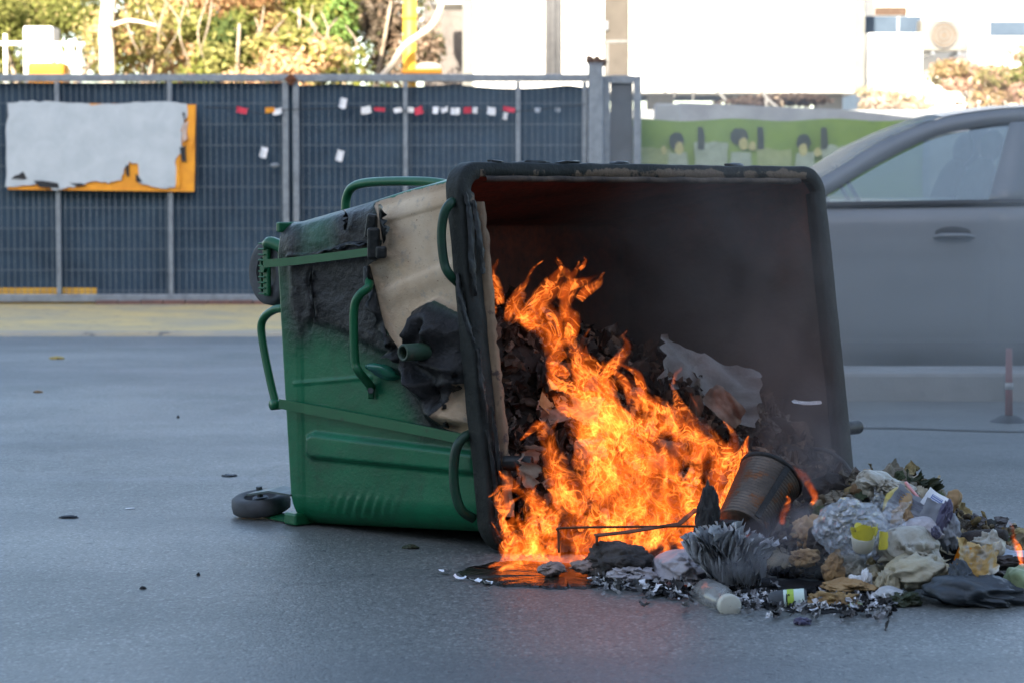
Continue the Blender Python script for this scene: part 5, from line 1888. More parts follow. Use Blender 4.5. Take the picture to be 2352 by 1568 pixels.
setp(mobj('burnt_litter', V, F, M['ash'], smooth=False, vcol=C), 'smouldering black litter between the can and the food mound', 'litter', kind='stuff')


# ---- single things in the spill
def lump(name, label, cat, px, py, Y, rx, ry, rz, seed, m, amp=.25, f=1.0, ang=0, tilt=0, soft=False, octs=3, group=None, sub=4, floor=True):
    c = P(px, py, Y)
    if name in ('tissue_bag', 'paper_bag', 'bin_bag', 'grey_rag', 'brown_paper', 'torn_carton', 'pale_tissue', 'striped_rag', 'dark_cloth', 'burnt_paper', 'brown_peel', 'purple_film'):
        V, F = bagmesh(c, (rx, ry, rz), seed, min(.5, amp * 1.15), .002 if floor else None, rotxyz(tilt, ang, seed * 37 % 40 - 20), 5)
    else:
        V, F = crumple(c, (rx, ry, rz), seed, amp, f, sub, flat=.002 if floor else None, R=rotxyz(tilt, ang, seed * 37 % 40 - 20), octs=octs, soft=soft)
    return setp(mobj(name, V, F, m), label, cat, group)


M['bagwhite'] = pbr('scorched_white_bag', (.38, .35, .36), (.24, .215, .22), 7, .5, 0, .45, 34, c3=(.10, .06, .05), ns3=34, f3=.70)
M['charhair'] = pbr('charred_bundle', (.06, .05, .045), (.018, .016, .015), 16, .9, 0, .9, 90)
M['ashpaper'] = pbr('ashen_paper', (.44, .44, .44), (.22, .22, .22), 14, .85, 0, .4, 60, c3=(.05, .048, .05), ns3=50, f3=.6)
M['cream'] = pbr('cream_tissue', (.36, .34, .29), (.24, .22, .17), 6, .42, 0, .5, 40, c3=(.12, .10, .07), ns3=22, f3=.58)
M['yelltissue'] = pbr('yellowed_tissue', (.35, .30, .19), (.29, .265, .21), 6, .45, 0, .5, 40, c3=(.13, .10, .055), ns3=20, f3=.58)
M['greybag'] = pbr('grey_bin_bag', (.030, .037, .044), (.048, .055, .063), 7, .5, 0, .3, 22)
M['bread'] = pbr('bread_crust', (.26, .15, .06), (.36, .24, .12), 16, .75, 0, .5, 60, c3=(.05, .03, .02), ns3=30, f3=.62)
M['burntbread'] = pbr('burnt_bread', (.33, .21, .08), (.15, .085, .035), 18, .6, 0, .8, 50, c3=(.025, .02, .016), ns3=28, f3=.58)
M['potato'] = pbr('potato_skin', (.30, .19, .09), (.22, .13, .06), 14, .7, 0, .3, 50, c3=(.06, .04, .025), ns3=40, f3=.66)
M['banana'] = pbr('banana_skin', (.42, .34, .07), (.26, .17, .05), 12, .55, 0, .2, 40, c3=(.08, .05, .03), ns3=26, f3=.62)
M['leafgreen'] = pbr('wilted_leaf', (.028, .042, .018), (.03, .028, .016), 18, .6, 0, .4, 50)
M['rind'] = pbr('pale_green_rind', (.20, .26, .13), (.27, .31, .20), 10, .5, 0, .3, 40, c3=(.14, .17, .08), ns3=40, f3=.64)
M['newsp'] = pbr('newsprint', (.22, .23, .25), (.17, .18, .205), 8, .8)
M['ink'] = pbr('newsprint_ink', (.10, .10, .13), (.13, .13, .16), 30, .8)
M['blue'] = pbr('blue_print', (.10, .16, .36), (.12, .18, .38), 20, .6)
M['purple'] = pbr('dark_purple_film', (.05, .045, .085), (.08, .07, .12), 14, .35)
M['straw'] = pbr('pink_straw', (.55, .24, .22), (.48, .2, .2), 20, .5)
M['yellowplastic'] = pbr('yellow_plastic', (.58, .50, .05), (.5, .43, .05), 10, .4)
M['potwhite'] = pbr('pot_plastic', (.46, .45, .38), (.38, .36, .3), 10, .45)
M['orangepack'] = pbr('orange_packet', (.46, .27, .06), (.40, .31, .17), 12, .45, 0, .4, 40, c3=(.40, .38, .33), ns3=14, f3=.5)
M['tin'] = pbr('scorched_tin', (.13, .10, .08), (.05, .042, .036), 7, .45, .55, .3, 40, c3=(.13, .055, .025), ns3=18, f3=.56)

lump('paper_bag', 'scorched white bag bulging in front of the flames', 'bag', 1562, 1304, 5.62, .074, .10, .044, 3, M['bagwhite'], .24, .9)
lump('paper_bag', 'torn white paper flattened beside the scorched white bag', 'paper', 1452, 1318, 5.58, .06, .05, .022, 4, M['bagwhite'], .35, 1.0)
lump('charred_bundle', 'brown charred hairy bundle lying low before the flames', 'bundle', 1425, 1288, 5.66, .080, .09, .042, 6, M['charhair'], .25, 1.4)
M['scorch'] = pbr('scorched_pinkish', (.30, .22, .19), (.12, .085, .075), 14, .7, 0, .4, 40, c3=(.03, .025, .022), ns3=30, f3=.58)
for k, (x, y) in enumerate(((1345, 1300), (1375, 1306), (1485, 1306), (1262, 1306))):
    lump('burnt_paper', ('pinkish scorched paper left of the charred bundle', 'torn scorched paper leaning on the charred bundle', 'pale scorched paper right of the charred bundle', 'small burning paper at the left end of the flames')[k],
         'paper', x, y, 5.66, .034, .022, .018, 30 + k, M['scorch'], .5, 1.2)
# burnt book: its leaves fan out
t = thing('burnt_book', G(1690, 1330), 'grey burnt book with its leaves fanned open before the can', 'book')
cb = P(1690, 1334, 5.50)
for k in range(34):
    f = k / 33
    ang = math.radians(116 - 34 * f)
    L = .135 * (1 - .42 * max(0, f - .35) - .25 * max(0, .2 - f) + .05 * r_.normal())
    n = 9
    V = []
    for i in range(n):
        s = i / (n - 1)
        cv = .45 * s * s * (f - .25) + .05 * math.sin(5 * s + k)
        for j in range(8):
            w = (j / 7 - .5) * .13
            d_ = np.array([math.cos(ang - cv), .0, math.sin(ang - cv)])
            V.append(cb + d_ * L * s * (1 + .02 * math.sin(j * 1.9 + k * 2.3)) + np.array([-.055 + .115 * f + w * .22 + .007 * math.sin(s * 7 + j + k * .4), w, 0]) + r_.normal(size=3) * .0012 * (1 + 2 * s))
    mobj('page', V, grid_faces(n, 8), M['ashpaper'], t)
lump('charred_chunk', 'black charred chunk standing against the flames left of the can', 'wood', 1622, 1210, 5.74, .026, .03, .092, 9, M['char'], .3, 1.2, ang=8)
lump('charred_chunk', 'black charred lump between the burnt book and the can', 'wood', 1655, 1215, 5.75, .05, .05, .022, 10, M['char'], .3, 1.2, ang=-8)
# corrugated can
ca = P(1702, 1212, 5.83)
cax = P(1772, 1092, 5.95) - ca
cl = np.linalg.norm(cax)
t = thing('corrugated_can', G(1710, 1250), 'scorched corrugated tin can tilted among the flames', 'can')
prof = [(.001, 0), (.066, 0), (.068, .004)]
for k in range(60):
    f = k / 59
    prof.append((.068 + .016 * f + .0022 * math.sin(f * 20 * 2 * math.pi), .006 + f * (cl - .012)))
prof += [(.085, cl - .005)]
mobj('body', *lathe(prof, ca, cax, 48), M['tin'], t)
mobj('rim', *lathe([(.084, cl - .008), (.089, cl - .006), (.09, cl), (.086, cl + .003), (.078, cl + .001), (.074, cl - .012), (.001, cl - .012)], ca, cax, 48), M['char'], t)
a_, b_, d_ = frame(cax)
sv = -a_ * .3 + b_ * 1.0
sv = np.array([.1, -1, 0]) - d_ * (np.array([.1, -1, 0]) @ d_)
sv /= np.linalg.norm(sv)
mobj('seam', *ribbon([ca + sv * .0705 + d_ * .01, ca + sv * .0775 + d_ * cl * .5, ca + sv * .0865 + d_ * (cl - .01)], .016, .003, sv), M['char'], t, False)
# wire frame and bar
t = thing('wire_rack', G(1300, 1290), 'thin red hot wire rack standing in the flames', 'wire rack')
mobj('wire', *tube([P(1284, 1268, 5.72), P(1283, 1222, 5.72), P(1290, 1212, 5.72), P(1420, 1209, 5.74), P(1600, 1208, 5.78), P(1606, 1216, 5.78)], .0032, 6, 4), M['rust'], t)
mobj('bar', *ribbon([P(1366, 1229, 5.66), P(1440, 1221, 5.7), P(1560, 1202, 5.8), P(1600, 1168, 5.9)], .014, .003, (0, -.4, 1)), M['rust'], t, False)
mobj('bolt', *tube([P(1371, 1226, 5.66), P(1371, 1252, 5.66)], .0042, 6, 1, False), M['rust'], t)
# hoop of thin wire leaning out of the bin at right
setp(mobj('wire_hoop', *tube([P(1872, 1030, 6.3), P(1900, 1035, 6.25), P(1932, 1055, 6.2), P(1955, 1085, 6.15), P(1962, 1110, 6.1)], .0055, 8, 6), M['char']), 'dark bent wire arching out of the bin mouth at right', 'wire')
# big cardboard sheet in the bin behind the flames
V, F = sheet(P(1610, 885, 6.75), .34, .20, rotxyz(62, 22, 20), 41, .05, .06, 18, .16)
setp(mobj('cardboard_sheet', V, F, pbr('grey_card', (.26, .24, .23), (.17, .155, .15), 8, .85, 0, .3, 40)), 'pale grey scorched cardboard on the heap inside the bin', 'cardboard')
for k, (x, y, Y, w, lab) in enumerate(((1305, 938, 6.35, .17, 'curled brown paper on the heap left of the flames'), (1250, 955, 6.3, .1, 'torn pinkish paper on the heap left of the flames'),
                                       (1330, 1040, 6.2, .12, 'crumpled grey paper between the two flame tongues'), (1195, 1075, 6.05, .13, 'pale paper leaning inside the rim by the lower pin'),
                                       (1195, 870, 6.5, .1, 'brown paper scrap high on the left of the heap'), (1660, 925, 6.6, .13, 'pale torn card right of the flame column'))):
    V, F = sheet(P(x, y, Y), w, w * .55, rotxyz(50 + 13 * k, 20 - 12 * k, 30 * k), 50 + k, .05, .05, 12, .2)
    setp(mobj('scorched_paper', V, F, pbr('browned_paper', (.24, .17, .13), (.12, .085, .065), 10, .85, 0, .3, 40) if k else M['bread']), lab, 'paper')
V, F = sheet(P(1852, 925, 6.75), .085, .012, rotxyz(60, 2, 0), 71, .01, .01, 6, .2)
setp(mobj('white_strip', V, F, M['white']), 'small white strip stuck on the soot inside the bin at right', 'strip')

# bottle with a white cap towards the camera, jar with a label
ga = G(1676, 1408)
cb_ = P(1676, 1390, ga[1] + .01)
t = thing('glass_bottle', ga, 'scorched clear bottle lying with its white cap towards the camera', 'bottle')
bax = P(1640, 1372, ga[1] + .16) - cb_
L_ = np.linalg.norm(bax)


def clearplastic(name, col_, f, rough=.1):
    m, nt, out = newmat(name)
    tr = nd(nt, 'ShaderNodeBsdfTransparent', {'Color': col_})
    gl = nd(nt, 'ShaderNodeBsdfPrincipled', {'Base Color': tuple(c * .6 for c in col_), 'Roughness': rough, 'Specular IOR Level': .9})
    tc = nd(nt, 'ShaderNodeTexCoord').outputs['Object']
    n1 = nd(nt, 'ShaderNodeTexNoise', {'Vector': tc, 'Scale': 18.0, 'Detail': 4}).outputs[0]
    bp = nd(nt, 'ShaderNodeBump', {'Height': n1, 'Strength': .5, 'Distance': .01})
    nt.links.new(bp.outputs[0], gl.inputs['Normal'])
    mx = nd(nt, 'ShaderNodeMixShader', {0: f, 1: tr, 2: gl})
    nt.links.new(mx.outputs[0], out.inputs[0])
    return m


M['clear'] = clearplastic('dirty_clear_glass', (.72, .70, .66), .45)
mobj('body', *lathe([(.021, 0), (.022, .03), (.03, .06), (.038, .09), (.040, .2), (.03, .225), (.001, .225)], cb_ + bax / L_ * .012, bax, 28), M['clear'], t)
mobj('cap', *lathe([(.001, -.003), (.023, -.003), (.0265, 0), (.027, .022), (.022, .024)], cb_ - bax / L_ * .006, bax, 30), M['potwhite'], t)
ga = G(1835, 1398)
t = thing('glass_jar', ga, 'sooty lying jar with a green and white label', 'jar')
c0 = P(1765, 1382, ga[1] + .03)
jx = P(1850, 1376, ga[1] + .02) - c0
jl = np.linalg.norm(jx)
mobj('body', *lathe([(.001, 0), (.018, 0), (.022, .006), (.026, .02), (.026, jl), (.02, jl + .004), (.001, jl + .004)], c0, jx, 26), M['tyre'], t)
mobj('label', *lathe([(.0265, jl * .42), (.0265, jl * .98)], c0, jx, 26), pbr('pale_label', (.42, .52, .46), (.5, .56, .5), 30, .5), t)
mobj('green_print', *lathe([(.0269, jl * .52), (.0269, jl * .70)], c0, jx, 26), pbr('lime_print', (.35, .48, .06), None, 20, .5), t)
lump('burnt_bread', 'torn burnt bread with brown crumb at the front of the spill', 'bread', 1905, 1383, 5.27, .062, .05, .028, 12, M['burntbread'], .5, 1.3)
lump('burnt_bread', 'flat reddish burnt crust behind the torn bread', 'bread', 1950, 1345, 5.4, .055, .045, .014, 13, M['bread'], .35, 1.2)
lump('bread_roll', 'elongated toasted bread roll under the clear bag', 'bread', 1914, 1306, 5.5, .024, .03, .04, 14, M['bread'], .3, 1.1, ang=14)
lump('bread_piece', 'tan torn bread piece right of the toasted roll', 'bread', 1958, 1310, 5.52, .04, .04, .036, 15, M['cream'], .35, 1.2)
lump('bread_piece', 'yellowish torn bread piece below the pale tissue bag', 'bread', 2012, 1330, 5.48, .036, .035, .028, 16, M['yelltissue'], .35, 1.2)
lump('bread_piece', 'brown bread crust in smoke left of the toasted roll', 'bread', 1848, 1280, 5.58, .035, .035, .02, 17, M['bread'], .35, 1.2)
# clear bag with the yellow and white pot
def filmmat():
    m, nt, out = newmat('clear_film')
    tc = nd(nt, 'ShaderNodeTexCoord').outputs['Object']
    wq = nd(nt, 'ShaderNodeTexNoise', {'Vector': tc, 'Scale': 9.0, 'Detail': 2}).outputs['Color']
    wq = nd(nt, 'ShaderNodeVectorMath', {0: tc, 1: nd(nt, 'ShaderNodeVectorMath', {0: wq, 'Scale': .06}, operation='SCALE').outputs[0]}, operation='ADD').outputs[0]
    vd = nd(nt, 'ShaderNodeTexVoronoi', {'Vector': wq, 'Scale': 34.0}, feature='DISTANCE_TO_EDGE').outputs['Distance']
    bp = nd(nt, 'ShaderNodeBump', {'Height': math_(nt, 'MINIMUM', vd, .3), 'Strength': 1.0, 'Distance': .03}).outputs[0]
    tr = nd(nt, 'ShaderNodeBsdfTransparent', {'Color': (.93, .94, .95)})
    gl = nd(nt, 'ShaderNodeBsdfGlossy', {'Color': (.95, .95, .95), 'Roughness': .12, 'Normal': bp})
    df = nd(nt, 'ShaderNodeBsdfDiffuse', {'Color': (.55, .57, .60), 'Normal': bp})
    m1 = nd(nt, 'ShaderNodeMixShader', {0: .34, 1: df, 2: gl})
    mx = nd(nt, 'ShaderNodeMixShader', {0: .36, 1: tr, 2: m1})
    nt.links.new(mx.outputs[0], out.inputs[0])
    return m


M['clearbag'] = filmmat()
t = thing('clear_bag', G(1960, 1290), 'shiny clear plastic bag on the food waste holding a yellow pot', 'bag')
V, F = crumple(P(1955, 1212, 5.52), (.088, .07, .070), 18, .19, 1.5, 4, R=rotxyz(0, 12, 10), octs=3)
mobj('film', V, F, M['clearbag'], t, False)
V, F = sheet(P(2020, 1195, 5.5), .10, .13, rotxyz(70, 25, 10), 19, .05, .03, 14, .3)
mobj('film_flap', V, F, M['clearbag'], t, False)
pc = P(1982, 1262, 5.44)
t = thing('yellow_pot', pc, 'small white pot with a torn yellow collar in the clear bag', 'pot')
mobj('pot', *lathe([(.001, 0), (.022, 0), (.025, .004), (.029, .038), (.027, .04), (.023, .006), (.001, .006)], pc, (-.05, -.35, 1), 28), M['potwhite'], t)
for k, (ox, oz, a0, rr) in enumerate(((0, .040, 0, .030), (.004, .050, 1, .024))):
    V = []
    for i in range(26):
        an = i / 25 * 5.4 + a0
        w = .016 * (1 + .35 * math.sin(3 * an + k))
        cc2 = pc + np.array([rr * math.cos(an) + ox, -.018 + rr * .8 * math.sin(an), oz])
        for s in np.linspace(-.5, .5, 4):
            V.append(cc2 + np.array([math.cos(an) * .008 * s, math.sin(an) * .008 * s, w * s * 1.6]))
    mobj('collar', V, grid_faces(26, 4), M['yellowplastic'], t)
V, F = sheet(pc + (.037, -.03, .028), .024, .044, rotxyz(80, 10, 25), 83, .008, .014, 8, .2)
mobj('tab', V, F, M['yellowplastic'], t)
# newspaper, label, wraps
t = thing('newspaper', P(2085, 1190, 5.62), 'grey crumpled newspaper on top of the food mound', 'newspaper')
Rn = rotxyz(58, 0, 0) @ rot((0, 0, 1), -32)
Cn = P(2085, 1190, 5.60)
V, F = sheet(Cn, .12, .135, Rn, 84, .012, .02, 14, .1)
mobj('sheet', V, F, M['newsp'], t)
for k in range(13):
    y0 = -.058 + k * .0088
    if k in (4, 9): continue
    V = []
    w0, w1 = (-.05, .048) if k % 5 else (-.05, .02)
    for i in range(12):
        x_ = w0 + (w1 - w0) * i / 11
        for yy_ in (y0, y0 + (.0036 if k != 3 else .006)):
            z_ = .02 * ((x_ / .12) ** 2 * 4) + .0065
            V.append(Cn + Rn @ np.array([x_, yy_, z_]))
    mobj('print_line', V, grid_faces(12, 2), M['ink'], t)
V, F = sheet(P(2148, 1152, 5.62), .06, .05, rotxyz(62, 0, 0) @ rot((0, 0, 1), -35), 85, .004, .008, 8, .06)
t = thing('carton_label', P(2148, 1152, 5.62), 'white carton flap printed with a blue block at the top right of the mound', 'carton')
mobj('flap', V, F, M['white'], t)
Rl = rotxyz(62, 0, 0) @ rot((0, 0, 1), -35)
mobj('blue_block', *box(P(2148, 1151, 5.615) + Rl @ np.array([0, 0, .008]), (.030, .022, .001), Rl), M['blue'], t, False)
for k in range(4):
    mobj('white_stripe', *box(P(2148, 1151, 5.615) + Rl @ np.array([0, -.008 + .0055 * k, .0092]), (.026, .0014, .0006), Rl), M['white'], t, False)
V, F = sheet(P(2150, 1180, 5.56), .07, .06, rotxyz(60, 15, -25), 86, .016, .015, 10, .2)
setp(mobj('printed_wrapper', V, F, M['newsp']), 'pale printed wrapper beside the dark purple film', 'wrapper')
lump('purple_film', 'dark purple shiny film right of the newspaper', 'film', 2168, 1190, 5.54, .016, .02, .045, 20, M['purple'], .3, 1.0, ang=18)
lump('purple_film', 'small dark film scrap on the white tissue', 'film', 2150, 1222, 5.48, .013, .012, .018, 21, M['purple'], .3, 1.0)
lump('torn_carton', 'tan torn carton on the crest of the food mound', 'carton', 2015, 1112, 5.78, .050, .05, .032, 22, M['cream'], .4, 1.2, ang=18)
lump('torn_carton', 'brown folded carton corner at the very top of the mound', 'carton', 1992, 1098, 5.8, .024, .03, .024, 23, M['bread'], .3, 1.0, ang=30)
lump('pale_tissue', 'pale stained tissue stretched right of the torn carton', 'tissue', 2062, 1120, 5.76, .055, .05, .02, 24, M['cream'], .4, 1.2, ang=14)
bp_ = [P(2060, 1122, 5.68), P(2046, 1142, 5.64), P(2040, 1170, 5.62), P(2044, 1190, 5.62)]
setp(mobj('banana', *tube(bp_, [.006, .014, .015, .006], 10, 6), M['banana']), 'yellow banana lying down the left slope of the mound', 'banana')
setp(mobj('sausage_roll', *tube([P(2082, 1128, 5.68), P(2080, 1150, 5.63), P(2074, 1178, 5.61)], [.010, .019, .019, .012], 12, 6), M['potato']), 'brown sausage roll beside the banana', 'roll')
lump('brown_peel', 'dull brown peel below the sausage roll', 'peel', 2072, 1200, 5.58, .03, .03, .045, 25, M['potato'], .3, 1.1)
setp(mobj('drinking_straw', *tube([P(2080, 1107, 5.7), P(2092, 1122, 5.68), P(2122, 1158, 5.62)], .0042, 8, 3), M['straw']), 'pink drinking straw sticking up over the mound', 'straw')
lump('potato', 'brown potato at the right of the carton flap', 'potato', 2188, 1150, 5.72, .022, .022, .03, 26, M['potato'], .18, .9, ang=18, soft=True)
for k, (x, y) in enumerate(((2090, 1104), (2112, 1110), (2128, 1118), (2140, 1124))):
    V, F = sheet(P(x, y, 5.78), .042, .020, rotxyz(35 + 12 * k, 24, 33 * k), 87 + k, .03, .03, 8, .5)
    if k == 0:
        tl = thing('wilted_greens', P(2115, 1115, 5.78), 'dark wilted green leaves along the top right of the mound', 'leaves')
    mobj('leaf', V, F, M['leafgreen'], tl)
# tissue bag, packaging, log, grey bag, rind
lump('tissue_bag', 'large off white crumpled tissue bag on the front of the mound', 'bag', 2088, 1262, 5.48, .085, .075, .06, 40, M['cream'], .3, 1.3, octs=4, sub=5, ang=8)
lump('tissue_bag', 'white bubbly tissue above the large tissue bag', 'bag', 2112, 1222, 5.53, .052, .045, .035, 41, M['bagwhite'], .35, 1.4, octs=4, sub=5)
lump('tissue_bag', 'yellowed tissue sagging below the large tissue bag', 'bag', 2110, 1312, 5.38, .085, .07, .045, 42, M['yelltissue'], .32, 1.3, octs=4, sub=5)
lump('tissue_bag', 'pale hanging tissue fold right of the purple film', 'bag', 2178, 1220, 5.55, .03, .03, .05, 43, M['newsp'], .28, 1.2)
lump('tissue_bag', 'tan stained tissue behind the orange packet', 'bag', 2272, 1256, 5.52, .045, .04, .042, 44, M['cream'], .35, 1.3)
lump('tissue_bag', 'cream rag hanging at the lower left of the mound', 'bag', 2040, 1345, 5.36, .03, .03, .04, 45, M['yelltissue'], .35, 1.3)
V, F = sheet(P(2240, 1288, 5.36), .09, .085, rotxyz(66, 4, -6), 90, .05, .05, 24, .3, 5.0)
setp(mobj('orange_packet', V, F, M['orangepack']), 'torn orange and white packet at the right of the mound', 'packet')
V, F = sheet(P(2205, 1288, 5.37), .03, .07, rotxyz(72, 20, -16), 91, .012, .01, 8, .2)
setp(mobj('orange_packet', V, F, M['orange']), 'narrow orange flap beside the torn orange packet', 'packet')
setp(mobj('charred_log', *tube([P(2188, 1252, 5.62), P(2230, 1240, 5.58), P(2275, 1232, 5.55), P(2310, 1228, 5.52)], [.022, .024, .02, .014], 12, 5), M['charhair']), 'dark mouldy stick of wood pointing right out of the mound', 'wood')
V, F = sheet(P(2318, 1270, 5.5), .09, .035, rotxyz(25, 6, -10), 92, .012, .01, 9, .1)
setp(mobj('blue_paper', V, F, pbr('bluish_paper', (.34, .40, .46), (.26, .31, .37), 9, .6)), 'bluish grey folded paper at the right edge', 'paper')
lump('dark_litter', 'dark flat litter under the bluish paper at right', 'litter', 2315, 1290, 5.5, .06, .05, .018, 46, M['charhair'], .35, 1.2)
V, F = bagmesh(P(2232, 1362, 5.30), (.118, .075, .042), 47, .34, .002, rotxyz(0, 6, 4), 6)
t_ = setp(mobj('bin_bag', V, F, M['greybag']), 'dark grey crumpled bin bag lying at the front right of the mound', 'bag')
lump('bin_bag', 'pointed grey fold of bin bag rising before the orange packet', 'bag', 2208, 1334, 5.31, .03, .03, .05, 48, M['greybag'], .25, .9, ang=-10)
lump('green_rind', 'pale green melon rind at the right edge of the spill', 'rind', 2345, 1335, 5.38, .04, .045, .045, 49, M['rind'], .16, .9, soft=True)
lump('olive_peel', 'olive peel at the foot of the mound before the tissue', 'peel', 2080, 1378, 5.28, .03, .03, .022, 50, M['leafgreen'], .45, 1.2)
lump('striped_rag', 'brown and white striped rag at the foot of the mound', 'rag', 2045, 1372, 5.3, .04, .03, .024, 51, M['ashpaper'], .4, 1.3)
lump('grey_rag', 'grey lump of burnt cloth at the left of the food mound', 'rag', 1905, 1240, 5.68, .05, .05, .05, 52, M['charhair'], .35, 1.2)
lump('brown_paper', 'brown scorched paper left of the clear bag', 'paper', 1868, 1222, 5.72, .05, .04, .045, 53, M['potato'], .4, 1.2)
lump('dark_cloth', 'sooty dark cloth heap beneath the mouth of the bin at right', 'cloth', 1905, 1140, 6.0, .075, .06, .055, 54, M['charhair'], .35, 1.3)
lump('pale_bag_scrap', 'white scrap at the foot of the mound right of the torn bread', 'scrap', 1988, 1330, 5.42, .014, .01, .024, 55, M['white'], .4, 1.0)
lump('pale_bag_scrap', 'white scrap left of the yellowish bread piece', 'scrap', 1966, 1336, 5.42, .016, .01, .018, 56, M['white'], .4, 1.0)
lump('green_peel', 'small pale green peel at the front edge of the residue', 'peel', 1963, 1392, 5.24, .018, .015, .012, 57, M['rind'], .3, 1.0)

# ---- litter on the open road
for k, (x, y, w, d_, h_, m, lab, cat) in enumerate((
        (156, 1189, .040, .012, .006, 'greybag', 'small dark flat stick on the road at far left', 'stick'), (527, 1093, .038, .03, .006, 'greybag', 'flat dark scrap on the road left of the lower castor', 'scrap'),
        (130, 824, .06, .05, .012, 'banana', 'yellowish dry leaf on the road near the kerb', 'leaf'), (88, 901, .03, .03, .008, 'potato', 'small brown leaf on the road below the yellowish leaf', 'leaf'),
        (943, 1259, .034, .016, .008, 'leafgreen', 'dark leaf on the road in front of the bin body', 'leaf'), (1843, 1433, .026, .018, .012, 'purple', 'small dark crumpled wrapper alone on the road in front', 'wrapper'),
        (300, 1168, .02, .01, .003, 'white', 'thin pale scrap on the road at left', 'scrap'), (456, 1321, .007, .007, .006, 'char', 'small black pebble on the road in front', 'pebble'),
        (328, 1352, .012, .007, .005, 'char', 'small black chip on the road lower left', 'chip'), (409, 960, .008, .008, .008, 'char', 'black speck of grit on the road left of the bin', 'pebble'))):
    c = G(x, y) + (0, 0, h_ * .4)
    setp(mobj('road_litter', *bagmesh(c, (w * .72, d_ * .7, h_), 600 + k, .45, .001), M[m]), lab, cat)
for k, (x, y) in enumerate(((1056, 1333), (1092, 1340), (1120, 1345), (1022, 1318))):
    V, F = sheet(G(x, y) + (0, 0, .007), .03, .02, rotxyz(8, 10, 40 * k), 640 + k, .006, .006, 6, .4)
    setp(mobj('white_chip', V, F, M['white']), ('white paper chip left of the molten puddle', 'pale paper chip on the edge of the molten puddle', 'pale chip at the front of the molten puddle', 'tiny white chip behind the left end of the puddle')[k], 'paper')

# ================================================================== FIRE
E0 = 1.0 / 2 ** EXPO


